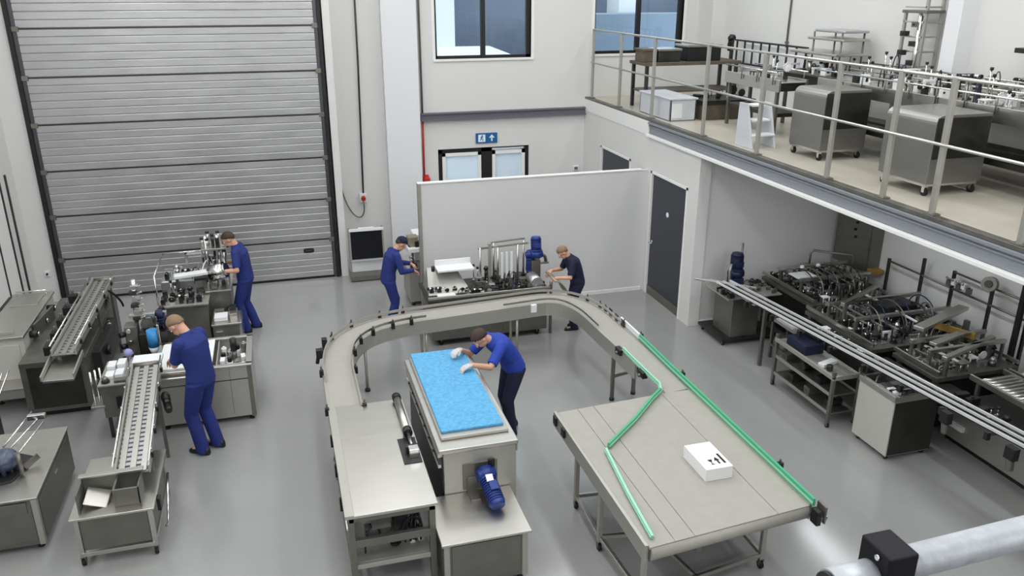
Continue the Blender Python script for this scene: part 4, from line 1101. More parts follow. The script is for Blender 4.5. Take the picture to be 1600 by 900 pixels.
# lower-left cabinet with the smoky plastic gadget on it
t = thing('steel_cabinet', 'wide stainless cabinet with a plain top at the bottom left corner of the picture', 'cabinet', (-3.2, 8.6, 0))
cabinet_body(t, -4.0, -2.655, 7.90, 9.36, .07, .625, STEELD, STEEL, ('front', 'right'))
g = MB(); g.box(-2.72, -2.665, 7.905, 7.96, .07, .60); g.build('corner_post', STEEL2, t, .004)
bx('drawer_front', STEELD, t, -3.9, -2.76, 7.896, 7.906, .46, .58)
for x in (-3.9, -2.74):
    for y in (8.0, 9.26): foot(t, x, y, .07)
t = thing('dosing_head', 'smoky grey-blue plastic dosing head on a black plate standing on the left cabinet', 'machine head', (-3.25, 8.45, .626))
g = MB(); g.prism([(-3.7, 8.12), (-3.12, 8.28), (-2.98, 8.72), (-3.2, 8.86), (-3.7, 8.86)], .626, .645); g.build('base_plate', BLACK, t, .004)
g = MB(); g.ell((-3.22, 8.52, .76), (.13, 0, 0), (0, .15, 0), (0, 0, .12), 18, 12); g.build('smoky_dome', HAZEB, t)
R = random.Random(4)
for k in range(7):
    x = -3.38 + .055 * k; y = 8.40 + .05 * (k % 3)
    MB().cyl((x, y, .645), (x, y, .80 + R.uniform(0, .09)), .022, 12).build('nozzle', HAZEB if k % 2 else STEELD, t)
g = MB(); g.box(-3.55, -3.33, 8.42, 8.70, .645, .90); g.build('head_block', STEELX, t, .01)
for k, (a, b) in enumerate((((-3.20, 8.62, .82), (-2.98, 9.08, .94)), ((-3.27, 8.70, .82), (-3.07, 9.14, .98)), ((-3.10, 8.55, .8), (-2.93, 8.98, .92)))):
    MB().cyl(a, b, .010, 8).build('rod', CHROME, t)
bx('rod_clamp', CHROME, t, -3.10, -2.92, 9.03, 9.09, .92, .98)
g = MB(); g.beam((-3.05, 8.5, .66), (-2.93, 8.60, .72), .02, .06); g.build('side_wing', STEELD, t)

t.location = (t.location.x + .16, t.location.y - .02, t.location.z)
t = thing('rod_bundle', 'upright steel rods and black box behind the left cabinet at the picture edge', 'machine', (-3.75, 10.0, 0))
bx('stand', STEELX, t, -4.0, -3.62, 9.75, 10.25, 0, .62); bx('black_box', BLACK, t, -3.95, -3.70, 9.85, 10.15, .62, .86)
for k in range(5): MB().cyl((-3.78 + .05 * k, 9.78 + .03 * k, .62), (-3.62 + .05 * k, 9.95 + .08 * k, 1.02), .011, 8).build('rod', CHROME, t)
wheel(t, (-3.72, 9.74, .70), (0, 1, 0), .07, .02, ALU)

# sink bench with the first worker
t = thing('sink_bench', 'long stainless sink bench full of bright parts with a worker bending over it', 'bench', (-1.2, 10.55, 0))
x0, x1, y0, y1 = -1.80, -.63, 10.10, 11.05
bx('front_panel', STEEL2, t, x0 + .02, x1 - .02, y0, y0 + .012, .07, .80); bx('side_panel', STEEL2, t, x1 - .012, x1, y0, y1, .07, .80); bx('side_panel', STEEL2, t, x0, x0 + .012, y0, y1, .07, .80); bx('back_panel', STEEL2, t, x0, x1, y1 - .012, y1, .07, .80)
bx('tank_floor', STEEL, t, x0, x1, y0, y1, .60, .62)
bx('corner_post', STEELD, t, x1 - .05, x1 + .004, y0 - .004, y0 + .04, .05, .82)
g = MB(); g.box(x0 - .02, x1 + .02, y0 - .03, y0 + .05, .80, .825); g.box(x0 - .02, x1 + .02, y1 - .05, y1 + .02, .80, .825); g.box(x1 - .06, x1 + .02, y0, y1, .80, .825); g.box(x0 - .02, x0 + .06, y0, y1, .80, .825); g.build('rim', STEEL, t, .006)
bx('divider', STEEL2, t, -1.06, -1.045, y0 + .05, y1 - .05, .62, .80)
bx('drip_tray', STEEL, t, -1.74, -1.12, y0 - .10, y0 + .03, .755, .775, bevel=.01)
bx('door_seam', STEELD, t, -.90, -.895, y0 - .004, y0 + .002, .12, .78, bevel=0)
for x in (x0 + .06, x1 - .06): foot(t, x, y0 + .06, .08); foot(t, x, y1 - .06, .08)
bx('worktop_plate', WPLAST, t, -1.76, -1.10, 10.16, 10.98, .805, .832)
R = random.Random(8)
bk = []
for k in range(16):
    x = -.99 + (k % 4) * .088; y = 10.26 + (k // 4) * .19
    if abs(x + .845) < .05 and abs(y - 10.62) < .1: continue
    g = MB(); h = R.uniform(.10, .19)
    if k % 3 == 0: g.cyl((x, y, .622), (x, y, .622 + h), .036, 14); g.cyl((x, y, .622 + h), (x, y, .64 + h), .02, 10)
    elif k % 3 == 1: g.cbox((x, y, .622 + h / 2), (.06, .13, h), R.uniform(-.3, .3))
    else: g.cyl((x, y, .622), (x, y, .622 + h * .6), .042, 14); g.mat(1); g.cyl((x, y, .622 + h * .6), (x, y, .622 + h), .030, 12)
    o = g.build('machine_part', [R.choice([WPLAST, STEEL, CHROME, WPLAST]), BLACK], None, .003)
    tag(o, 'small bright machine part lying in the right half of the sink bench', 'part', 'loose parts in the sink bench')
g = MB(); g.cyl((-.845, 10.62, .80), (-.845, 10.62, .97), .045, 16); g.mat(1); g.cyl((-.845, 10.62, .622), (-.845, 10.62, .80), .03, 12)
tag(g.build('black_canister', [BLACK, STEELD], None), 'black cylinder standing upright among the bright parts in the sink bench', 'canister')
g = MB(); g.loft([[Vector((-1.62 + .36 * k / 6, 10.34 + .12 * k / 6, .885)) + Vector((-.25 * math.cos(a) * .05 * sc, .95 * math.cos(a) * .075 * sc, math.sin(a) * .045 * sc)) for a in [2 * PI * i / 12 for i in range(12)]] for k, sc in enumerate((.3, .8, 1, 1.1, 1.05, .9, .4))])
tag(g.build('navy_cloth', DNAVY, None), 'dark navy folded cloth lying on the sink bench under the worker', 'cloth')

# small white-part machine left of the sink bench
t = thing('parts_washer', 'small steel machine with white trays on top between the slatted conveyors', 'machine', (-2.12, 10.4, 0))
bx('body', STEELD, t, -2.42, -1.95, 10.08, 10.75, .30, .74); bx('deck', STEEL2, t, -2.44, -1.92, 10.05, 10.78, .74, .765)
for x in (-2.38, -1.99):
    for y in (10.12, 10.7): leg(t, x, y, 0, .30, .04, STEELX)
bx('switch', BLACK, t, -2.26, -2.19, 10.062, 10.08, .42, .58)
for k in range(4): 
    g = MB(); g.box(-2.38 + .12 * (k % 2) , -2.28 + .12 * (k % 2), 10.2 + .22 * (k // 2), 10.38 + .22 * (k // 2), .765, .81 + .02 * k); g.build('white_tray', WPLAST, t, .008)
g = MB(); g.box(-2.10, -1.97, 10.3, 10.6, .765, .87); g.mat(1); g.box(-2.09, -1.98, 10.29, 10.3, .78, .84); g.build('steel_hood', [STEEL, BLACK], t, .006)
MB().sph((-2.15, 10.68, .90), .055, 14, 10).build('lilac_dome', LILAC, t); MB().cyl((-2.15, 10.68, .765), (-2.15, 10.68, .86), .03, 12).build('dome_post', STEELD, t)
for k in range(3):
    MB().cyl((-2.52 + .045 * k, 10.15 + .05 * k, .48), (-2.52 + .045 * k, 10.15 + .05 * k, .92), .013, 8).build('guide_rod', CHROME, t)
bx('rod_base', STEEL, t, -2.56, -2.40, 10.06, 10.36, .45, .48)
deck_gear(t, -2.44, -1.94, 10.06, 10.2, .765, 31, .16, .1, .9)

# upright column machine with the blue film roll
t = thing('column_machine', 'slim upright machine column with black knobs and a bright blue film roll', 'machine', (-2.1, 11.35, 0))
bx('column', STEELD, t, -2.26, -2.10, 11.2, 11.42, 0, 1.05); g = MB(); g.cyl((-2.12, 11.4, 1.05), (-2.08, 11.4, 1.66), .03, 12); g.build('mast', CHROME, t)
bx('cross_arm', STEEL, t, -2.20, -1.72, 11.34, 11.42, 1.12, 1.17)
for z in (.25, .42, .60, .78, .95):
    g = MB(); g.cyl((-2.26, 11.22, z), (-2.32, 11.18, z), .038, 12); g.mat(1); g.cyl((-2.2, 11.2, z + .06), (-2.2, 11.15, z + .06), .03, 12); g.build('adjust_knob', [BLACK, CHROME], t)
for k in range(6):
    z = 1.12 + .09 * k; g = MB(); g.cbox((-2.10 + .03 * (k % 2), 11.37, z), (.10, .09, .05)); g.mat(1); g.cyl((-2.05, 11.33, z), (-1.98, 11.30, z + .03), .014, 8); g.build('sensor_clamp', [STEEL if k % 2 else STEELX, CHROME], t, .004)
bx('back_body', STEELX, t, -2.08, -1.72, 11.15, 11.75, 0, .95)
g = MB(); g.cyl((-1.90, 11.10, .78), (-1.90, 11.10, 1.02), .075, 18); plabel(g.build('film_roll', BLUECL, t), 'bright blue film roll'); bx('film_holder', CHROME, t, -1.83, -1.80, 11.05, 11.15, .76, 1.10)
MB().cyl((-1.90, 11.10, .66), (-1.90, 11.10, .78), .04, 14, .075).build('white_nozzle', WPLAST, t)
deck_gear(t, -2.08, -1.74, 11.2, 11.75, .95, 33, .15, .26, 1.0, [STEELX, BLACK, STEELD])
gear_motor(t, (-1.80, 11.3, 1.16), (.1, .2, -1), .16, .05, MNAVY)

# filling machine at the roller door with its big body and filler head
t = thing('filling_machine', 'long steel filling machine in front of the roller door with a tall cluttered head', 'machine', (-1.5, 13.2, 0))
bx('body', STEELD, t, -1.98, -1.30, 12.55, 13.75, .06, .78); bx('body', STEELD, t, -1.32, -.98, 12.95, 13.75, .06, .84)
bx('deck', STEEL2, t, -2.02, -1.28, 12.52, 13.8, .78, .81); bx('deck', STEEL, t, -1.34, -.95, 12.9, 13.8, .84, .865)
g = MB(); g.box(-2.0, -1.35, 13.1, 13.6, .81, 1.02); g.build('tunnel_cover', ALU, t, .02, 3)
g = MB(); g.beam((-1.78, 13.0, 1.12), (-1.28, 13.05, 1.14), .16, .05); g.build('bright_cover', WPLAST, t, .01); g = MB(); g.beam((-1.48, 12.92, 1.08), (-1.27, 12.95, 1.08), .08, .05); g.build('black_cover', BLACK, t, .006)
for x in (-1.74, -1.34): bx('cover_post', STEELD, t, x - .02, x + .02, 12.98, 13.06, .81, 1.12)
g = MB(); g.tube([(-2.0, 12.6, .81), (-2.0, 12.6, 1.28), (-2.0, 13.7, 1.30)], .014, 8); g.build('guard_tube', CHROME, t); g = MB(); g.tube([(-2.0, 13.7, 1.30), (-1.3, 13.7, 1.3)], .014, 8); g.build('guard_tube', CHROME, t)
deck_gear(t, -2.0, -1.35, 12.55, 13.0, .81, 41, .12, .30, 1.0, [STEEL, STEELX, ALU, BLACK, CHROME])
deck_gear(t, -1.98, -1.4, 13.12, 13.58, 1.02, 43, .14, .22, .8, [STEEL, CHROME, ALU])
deck_gear(t, -1.3, -.98, 12.95, 13.75, .865, 42, .14, .32, 1.0, [STEEL, STEELD, WPLAST, BLACK])
for k, (x, y) in enumerate(((-1.28, 13.3), (-1.12, 13.5), (-1.30, 13.6), (-1.02, 13.62))):
    g = MB(); g.cyl((x, y, .865), (x, y, 1.66 - .05 * k), .022, 10); g.build('head_column', CHROME, t)
bx('head_plate', STEEL, t, -1.36, -.98, 13.26, 13.66, 1.42, 1.45); bx('head_plate', ALU, t, -1.36, -1.02, 13.28, 13.6, 1.16, 1.185)
R = random.Random(6)
for k in range(14):
    x = -1.34 + (k % 5) * .08; y = 13.3 + (k // 5) * .13; z = (1.185, 1.45)[k % 2]
    g = MB(); h = R.uniform(.08, .2)
    if k % 3: g.cyl((x, y, z), (x, y, z + h), .025, 12); g.mat(1); g.cyl((x, y, z + h), (x, y, z + h + .03), .032, 12)
    else: g.cbox((x, y, z + h / 2), (.06, .06, h)); g.mat(1); g.cbox((x, y - .032, z + h / 2), (.03, .01, h * .5))
    g.build('valve', [R.choice([STEEL, CHROME, ALU, STEELX]), BLACK], t)
for k in range(6): hose(t, (-1.34 + .06 * k, 13.28, 1.2), (-1.5 + .1 * k, 13.1, .95), .18, .009, R.choice([BLACK, STEELD, WPLAST]))
g = MB(); g.box(-1.62, -1.36, 13.3, 13.42, 1.36, 1.38); g.box(-1.62, -1.58, 13.3, 13.42, 1.2, 1.38); g.build('side_arm', STEEL, t, .004)
for x, y in ((-1.95, 12.62), (-1.02, 13.0), (-1.02, 13.7)): foot(t, x, y, .08)
g = MB(); g.cyl((-1.24, 13.10, 1.08), (-1.02, 13.04, 1.16), .13, 24); g.mat(1); g.cyl((-1.02, 13.04, 1.16), (-.99, 13.03, 1.171), .10, 20)
g.build('feed_drum', [CHROME, STEEL], t)
t = thing('side_cabinet', 'small square steel cabinet with white parts on top beside the roller-door worker', 'cabinet', (-1.07, 12.52, 0))
bx('body', STEELD, t, -1.24, -.86, 12.30, 12.80, .04, .50); bx('top_sheet', STEEL, t, -1.26, -.84, 12.28, 12.82, .50, .53, bevel=.006); bx('handle', CHROME, t, -1.20, -1.10, 12.27, 12.30, .40, .42)
bx('white_cover', WPLAST, t, -1.22, -1.02, 12.40, 12.62, .53, .60, bevel=.01); bx('steel_block', STEEL, t, -.99, -.88, 12.44, 12.7, .53, .62); bx('black_block', BLACK, t, -1.0, -.9, 12.6, 12.78, .53, .66)
bx('chrome_strip', CHROME, t, -.86, -.82, 12.3, 12.84, .06, .52)
deck_gear(t, -1.25, -.88, 12.64, 12.82, .53, 44, .13, .2, 1.0, [STEEL, WPLAST, ALU])

# machine half hidden behind the left end of the partition
t = thing('capping_machine', 'pale machine half hidden behind the left end of the white partition', 'machine', (2.3, 13.85, 0))
bx('body', STEEL2, t, 2.0, 2.75, 13.55, 14.3, .08, .70); bx('deck', STEEL, t, 1.96, 2.8, 13.5, 14.35, .70, .725)
bx('tall_cover', WPLAST, t, 2.16, 2.7, 13.9, 14.3, .725, 1.22, bevel=.02); bx('hood', WPLAST, t, 2.0, 2.6, 13.6, 13.95, .98, 1.06, bevel=.01)
bx('hood_post', STEELD, t, 2.10, 2.14, 13.86, 13.9, .725, .98); bx('khaki_box', WOOD, t, 2.02, 2.2, 13.7, 13.9, 1.06, 1.24, bevel=.01); bx('black_box', BLACK, t, 2.14, 2.22, 13.66, 13.74, 1.06, 1.16)
deck_gear(t, 1.98, 2.4, 13.5, 13.9, .725, 47, .14, .2, 1.0, [STEEL, STEELX, BLACK, WPLAST])
for x in (2.06, 2.7): foot(t, x, 13.62, .08); foot(t, x, 14.2, .08)

# ================================================================== RIGHT SIDE, below the mezzanine
def along(y): return 6.44 + (10.8 - y) * .105
t = thing('rail_conveyor', 'long conveyor of three bright parallel rails running down the right bay', 'conveyor', (6.7, 8.0, 0))
ya, yb = 10.75, 4.6
for k, du in enumerate((0.0, .115, .235)):
    g = MB(); g.beam((along(ya) + du, ya, 1.0), (along(yb) + du, yb, 1.0), .022 if k != 1 else .016, .034); g.build('rail', RAILW, t, .004)
g = MB(); g.beam((along(ya) + .06, ya, .965), (along(yb) + .06, yb, .965), .075, .024); g.build('chain_track', BLACK, t)
g = MB(); g.beam((along(ya) + .175, ya, .965), (along(yb) + .175, yb, .965), .075, .024); g.build('chain_track', BLACK, t)
for k in range(11):
    y = 10.5 - k * .58; x = along(y); g = MB(); g.box(x - .05, x + .28, y - .02, y + .02, .93, .955); g.mat(1); g.cbox((x - .05, y, .93), (.05, .05, .09)); g.build('cross_bracket', [STEELD, BLACK], t, .003)
for y in (9.7, 4.8):
    x = along(y) + .12; g = MB(); g.box(x - .025, x + .025, y - .025, y + .025, .0, .93); g.build('leg', STEELD, t, .004)
for y in (5.55, 6.35):
    x = along(y) - .07; g = MB(); g.cbox((x, y, .90), (.08, .12, .14)); g.mat(1); g.cyl((x, y, .84), (x + .02, y, .70), .04, 12); g.build('side_drive', [BLACK, STEELD], t, .006)

# nearest pale cabinet on castors
t = thing('pale_cabinet', 'square steel cabinet on castors with a lit left face and shaded end put in colour, nearest in the right bay', 'cabinet', (7.0, 7.24, 0))
bx('body', PALE, t, 6.66, 7.30, 6.93, 7.55, .07, .80); bx('shaded_end', STEELX, t, 6.675, 7.295, 6.922, 6.93, .08, .79); g = MB(); g.box(6.65, 6.70, 6.92, 7.56, .80, .875); g.box(6.70, 7.31, 6.92, 6.96, .80, .875); g.box(6.70, 7.31, 7.52, 7.56, .80, .875); g.box(7.27, 7.31, 6.96, 7.52, .80, .875); g.build('top_rim', STEEL, t, .004)  # lit body and dark end sheet put light and shade into the colour
bx('pocket', BLACK, t, 6.70, 7.27, 6.96, 7.52, .80, .81, bevel=0); bx('divider', STEEL, t, 6.70, 7.0, 7.2, 7.3, .81, .87)
bx('tray_part', WPLAST, t, 6.72, 6.82, 7.02, 7.16, .81, .88)
deck_gear(t, 6.72, 7.25, 7.0, 7.5, .81, 51, .16, .12, .8, [STEEL, STEELX, CHROME])
for x in (6.72, 7.24):
    for y in (6.99, 7.49): caster(t, x, y, .07, .03)

# shelved cart
t = thing('shelf_cart', 'open steel cart with two lower shelves under the three-rail conveyor', 'cart', (6.72, 8.45, 0))
x0, x1, y0, y1 = 6.48, 6.93, 7.80, 9.12
for x in (x0 + .025, x1 - .025):
    for y in (y0 + .03, y1 - .03): leg(t, x, y, .08, .80, .045, STEELD); caster(t, x, y, .08, .03)
g = MB(); g.box(x0, x1, y0, y1, .68, .70); g.box(x0, x0 + .03, y0, y1, .70, .74); g.box(x0, x1, y0, y0 + .03, .70, .74); g.build('top_tray', STEEL2, t, .004)
for z in (.18, .44):
    g = MB(); g.box(x0 + .02, x1 - .02, y0 + .03, y1 - .03, z, z + .02); g.box(x0 + .01, x0 + .03, y0 + .03, y1 - .03, z, z + .05); g.build('shelf', STEEL, t, .003)
R = random.Random(3)
for k in range(6):
    g = MB(); y = 8.02 + k * .19; m = R.choice([STEELX, BLACK, WPLAST, STEELD]); z = (.20, .46)[k % 2]
    if k % 3 == 0: g.cyl((6.6, y, z + .05), (6.82, y, z + .05), .05, 14)
    else: g.box(6.56, 6.80, y - .06, y + .06, z, z + R.uniform(.06, .12))
    tag(g.build('stored_part', m, None, .005), 'small machine part stored on a lower shelf of the open steel cart', 'part', 'parts on the cart shelves')
g = MB(); g.box(6.55, 6.85, 8.52, 8.95, .70, .84); tag(g.build('navy_bin', DNAVY, None, .012), 'dark navy bin on the top tray of the open steel cart', 'bin')
g = MB(); g.cbox((6.68, 8.2, .73), (.28, .1, .05), .3); g.mat(1); g.cyl((6.6, 8.05, .70), (6.6, 8.05, .78), .04, 12)
tag(g.build('white_clamp', [WPLAST, STEELX], None, .006), 'small white clamp lying at the near end of the open steel cart', 'tool')

t = thing('side_table', 'small steel frame table between the far cabinet and the open cart', 'table', (7.1, 9.7, 0))
x0, x1, y0, y1 = 6.96, 7.3, 9.15, 9.95
for x in (x0 + .03, x1 - .03):
    for y in (y0 + .03, y1 - .03): leg(t, x, y, .0, .62, .045, STEELD)
bx('table_top', STEEL, t, x0, x1, y0, y1, .62, .65); bx('white_plate', WPLAST, t, x0 + .02, x0 + .16, y0 + .3, y1 - .1, .651, .69); bx('stretcher', STEELD, t, x0 + .01, x0 + .05, y0 + .05, y1 - .05, .2, .24)
bx('black_box', BLACK, t, x0 + .16, x1 - .04, y0 + .1, y0 + .4, .651, .80)

# far end machine with its dark motor
t = thing('labelling_machine', 'steel machine with an upright dark blue motor at the far end of the right bay', 'machine', (6.95, 10.85, 0))
bx('base_plate', STEELX, t, 6.46, 7.46, 10.46, 11.25, .08, .12); bx('body', STEELD, t, 6.62, 7.1, 10.50, 11.05, .12, .78, bevel=.006); bx('deck', STEEL2, t, 6.5, 7.46, 10.45, 11.2, .78, .80)
for x in (6.52, 7.42):
    for y in (10.52, 11.18): caster(t, x, y, .08, .032)
mo = gear_motor(t, (6.92, 10.98, 1.02), (.03, .05, 1), .22, .105, MNAVY); plabel(mo, 'upright dark blue motor')
bx('motor_base', MNAVY, t, 6.82, 7.02, 10.88, 11.08, .80, .96, bevel=.01)
MB().cyl((7.03, 11.05, .8), (7.05, 11.06, 1.5), .018, 10).build('mast', STEELD, t); g = MB(); g.tube([(6.78, 10.9, .8), (6.74, 10.88, 1.1), (6.78, 10.9, 1.22)], .018, 8); g.build('hose', STEEL2, t)
deck_gear(t, 6.5, 6.84, 10.45, 10.9, .80, 53, .14, .14, 1.0, [STEEL, WPLAST, STEELX]); deck_gear(t, 7.05, 7.46, 10.45, 11.1, .80, 54, .15, .2, .9, [STEELX, STEELD, BLACK])
for k in range(3):
    g = MB(); g.beam((6.22 + .1 * k, 11.05 - .05 * k, .97), (6.75 + .1 * k, 10.5 - .05 * k, .97), .02, .03); g.build('infeed_rail', CHROME, t, .003)
bx('white_flap', WPLAST, t, 6.70, 6.84, 10.05, 10.42, .83, .85); bx('flap_arm', STEELD, t, 6.75, 6.79, 10.4, 10.5, .82, .84)
wheel(t, (7.25, 10.44, .5), (0, 1, 0), .12, .03, STEELX)

# the packing line behind the rails: three machine frames
def line_frame(name, label, x0, x1, y0, y1, seed, zb=.86):
    root = thing(name, label, 'machine', ((x0 + x1) / 2, (y0 + y1) / 2, 0))
    bx('body', STEELX, root, x0 + .12, x1 - .12, y0 + .05, y1 - .05, .10, zb - .06); bx('deck', STEELD, root, x0, x1, y0, y1, zb - .06, zb)
    for x in (x0 + .06, x1 - .06):
        for y in (y0 + .08, y1 - .08): g = MB(); g.box(x - .03, x + .03, y - .03, y + .03, 0, zb - .06); g.build('leg', STEELD, root, .004)
    for x in (x0 + .02, x1 - .02):
        g = MB(); g.beam((x, y0, zb + .06), (x, y1, zb + .06), .03, .05); g.build('side_rail', STEEL, root, .003)
    deck_gear(root, x0 + .05, x1 - .05, y0 + .04, y1 - .04, zb, seed, .145, .24, .97, [STEEL, STEELD, STEELX, BLACK, CHROME, ALU, WPLAST])
    for k in range(2):
        y = y0 + (y1 - y0) * (.3 + .4 * k); g = MB(); g.beam((x0 + .03, y, zb + .26), (x1 - .03, y, zb + .26), .05, .05); o = g.build('cross_beam', STEEL, root, .004)
        for x in (x0 + .06, x1 - .06): MB().box(x - .018, x + .018, y - .018, y + .018, zb, zb + .24).build('beam_post', STEELD, o, .003)
    return root
def long_rails(root, x0, x1, y0, y1, z, n, seed):
    R = random.Random(seed)
    for k in range(n):
        x = x0 + (x1 - x0) * (k + .5) / n; zz = z + R.uniform(.10, .26); a = y0 + R.uniform(.02, .35); b = y1 - R.uniform(.02, .35)
        g = MB(); g.beam((x, a, zz), (x + R.uniform(-.05, .05), b, zz), R.choice((.018, .03, .045)), .022); o = g.build('long_rail', R.choice([CHROME, STEEL, ALU, WPLAST, STEELD]), root, .003)
        for yy in (a + .06, b - .06): MB().cyl((x, yy, z), (x, yy, zz), .011, 8).build('rail_post', STEELD, o)
m1 = line_frame('packing_machine', 'dark cluttered packing machine deck at the far end of the right bay', 7.52, 8.86, 9.75, 11.15, 61)
plabel(bx('white_cover', WPLAST, m1, 7.65, 8.0, 10.3, 10.62, 1.06, 1.08), 'white cover plate'); bx('cover_post', STEELD, m1, 7.8, 7.84, 10.45, 10.49, .86, 1.06)
for k in range(2): MB().sph((7.95 + .3 * k, 10.7, 1.12), .04).build('white_knob', WPLAST, m1)
g = MB(); g.tube([(8.3, 11.0, .86), (8.3, 11.0, 1.22), (8.35, 11.0, 1.28), (8.80, 10.6, 1.28), (8.82, 10.6, .86)], .018, 8); g.build('guard_tube', STEELD, m1)
m2 = line_frame('packing_machine', 'middle packing machine with steel cross beams behind the three-rail conveyor', 7.30, 8.95, 8.15, 9.62, 62)
g = MB(); g.beam((7.35, 8.9, 1.22), (8.3, 9.4, 1.22), .06, .05); g.build('diagonal_beam', STEEL, m2, .004)
bx('beam_post', STEELD, m2, 7.4, 7.44, 8.9, 8.94, .86, 1.2); bx('beam_post', STEELD, m2, 8.2, 8.24, 9.32, 9.36, .86, 1.2)
long_rails(m1, 7.58, 8.8, 9.8, 11.1, .86, 8, 5); long_rails(m2, 7.36, 8.9, 8.2, 9.6, .86, 9, 6)
bx('black_housing', BLACK, m2, 8.0, 8.5, 8.75, 9.05, .86, 1.16, bevel=.02); MB().cyl((8.5, 8.9, 1.0), (8.58, 8.9, 1.0), .06, 14).build('pale_cap', WPLAST, m2)
m3 = line_frame('packing_machine', 'nearest packing machine with an ochre bar beside the roller track', 7.55, 8.80, 7.25, 8.05, 63, .84)
g = MB(); g.beam((7.75, 7.9, 1.22), (8.9, 8.35, 1.22), .14, .05); g.build('steel_arm', STEEL, m3, .006); g = MB(); g.beam((7.75, 7.62, 1.12), (8.35, 7.8, 1.12), .10, .04); g.build('steel_arm', STEEL, m3, .006)
bx('arm_post', STEELD, m3, 7.8, 7.85, 7.86, 7.92, .84, 1.2); bx('arm_post', STEELD, m3, 8.6, 8.65, 7.96, 8.03, .84, 1.2); bx('arm_post', STEELD, m3, 7.9, 7.94, 7.62, 7.68, .84, 1.1); bx('arm_post', STEELD, m3, 8.24, 8.28, 7.72, 7.78, .84, 1.1)
g = MB(); g.beam((8.35, 8.22, 1.07), (8.55, 7.75, 1.07), .04, .09); plabel(g.build('ochre_bar', YELLOW, m3, .004), 'ochre yellow bar'); bx('bar_post', STEELD, m3, 8.42, 8.46, 7.9, 7.96, .84, 1.03)
g = MB(); g.beam((7.6, 7.26, 1.10), (8.70, 7.62, 1.10), .07, .05); g.build('steel_arm', STEEL, m3, .006); bx('arm_post', STEELD, m3, 7.66, 7.7, 7.26, 7.30, .84, 1.08); bx('arm_post', STEELD, m3, 8.6, 8.64, 7.54, 7.58, .84, 1.08)

long_rails(m3, 7.6, 8.75, 7.28, 8.02, .84, 6, 7)
for k in range(9): hose(m2, (7.5 + .14 * k, 8.3 + .1 * (k % 3), .9), (7.62 + .14 * k, 9.2 - .12 * (k % 4), .9), .42, .009, (BLACK, STEELD, MNAVY)[k % 3])
for k in range(7): hose(m1, (7.7 + .14 * k, 9.95, .9), (7.75 + .14 * k, 10.7, .9), .42, .009, (BLACK, STEELD)[k % 2])
t = thing('roller_track', 'gravity roller track with a beige lower panel at the right edge', 'conveyor', (8.1, 5.9, 0))
bx('lower_panel', STEEL2, t, 7.76, 7.80, 4.4, 7.22, .07, .62); bx('plinth', BLACK, t, 7.80, 8.7, 4.4, 7.2, 0.0, .08, bevel=0); bx('body', STEELX, t, 7.80, 8.75, 4.4, 7.0, .08, .66)
for x in (7.78, 8.28, 8.36, 8.80):
    g = MB(); g.beam((x, 4.4, .96), (x, 7.0, .96), .03, .07); g.build('side_frame', STEEL, t, .004)
roller_bed(t, 7.80, 8.27, 4.45, 6.95, .955, .07, .024); roller_bed(t, 8.38, 8.79, 4.45, 6.95, .955, .07, .024)
for y in (4.6, 5.8, 6.9):
    for x in (7.82, 8.74): leg(t, x, y, .62, .94, .04, STEELD)
g = MB(); g.box(7.72, 7.76, 6.9, 7.1, .24, .30); g.build('white_latch', WPLAST, t)

# guard posts behind the line
t = thing('guard_frame', 'dark tube guard frame with posts in front of the right wall', 'guard', (8.98, 8.0, 0))
pts = [10.0, 9.3, 8.72, 8.05, 7.45, 6.9]
for y in pts: 
    g = MB(); g.box(8.985, 9.025, y - .02, y + .02, 0, 1.62 if y < 9.5 else 1.40); g.build('post', STEELX, t, .003)
for y0, y1, z in ((10.0, 8.72, 1.36), (8.72, 6.9, 1.36), (8.72, 6.9, 1.60)): MB().cyl((9.0, y0, z), (9.0, y1, z), .016, 8).build('rail', STEELD, t)
g = MB(); g.box(8.90, 8.96, 7.48, 7.54, 0, 1.9); g.build('black_post', BLACK, t, .004)
g = MB(); g.cyl((8.96, 8.05, 1.66), (8.88, 8.02, 1.68), .10, 22); g.mat(1); g.cyl((8.88, 8.02, 1.68), (8.86, 8.01, 1.685), .05, 16); g.build('round_gauge', [STEELD, STEELX], t)
for k in range(5): 
    g = MB(); g.cbox((8.93, 8.35 + .09 * k, 1.45 + .04 * (k % 2)), (.06, .06, .08)); g.mat(1); g.cyl((8.93, 8.35 + .09 * k, 1.5), (8.87, 8.35 + .09 * k, 1.54), .018, 8); g.build('valve_block', [WPLAST if k % 2 else STEELD, CHROME], t)
t = thing('gap_filler', 'added dark sheet on legs filling the gap between the bright rails and the packing machines', 'tray', (7.2, 8.0, 0))  # added sheet, darkens the gap beside the packing machines
g = MB(); g.prism([(7.05, 9.1), (7.05, 7.6), (7.34, 7.6), (7.38, 4.8), (7.72, 4.8), (7.72, 7.2), (7.5, 7.24), (7.5, 8.07), (7.28, 8.07), (7.28, 9.1)], .74, .77)
g.build('tray_sheet', STEELX, t)
for x, y in ((7.24, 9.0), (7.1, 7.66), (7.44, 7.9), (7.6, 5.2)): g = MB(); g.box(x - .02, x + .02, y - .02, y + .02, 0, .74); g.build('leg', STEELD, t, .003)
deck_gear(t, 7.40, 7.70, 5.0, 7.1, .77, 57, .15, .20, .8, [STEELX, STEELD, BLACK, CHROME]); deck_gear(t, 7.06, 7.26, 7.7, 9.05, .77, 58, .15, .22, .9, [STEELX, STEEL, BLACK, WPLAST])
t = thing('valve_panel', 'cluster of small steel fittings and bottles at the right wall by the roller track', 'machine', (8.85, 6.8, 0))
bx('body', STEELX, t, 8.84, 9.1, 5.2, 6.8, 0, .9)
deck_gear(t, 8.84, 9.1, 5.2, 6.8, .9, 71, .15, .4, 1.0, [WPLAST, STEEL, STEELX, CHROME])

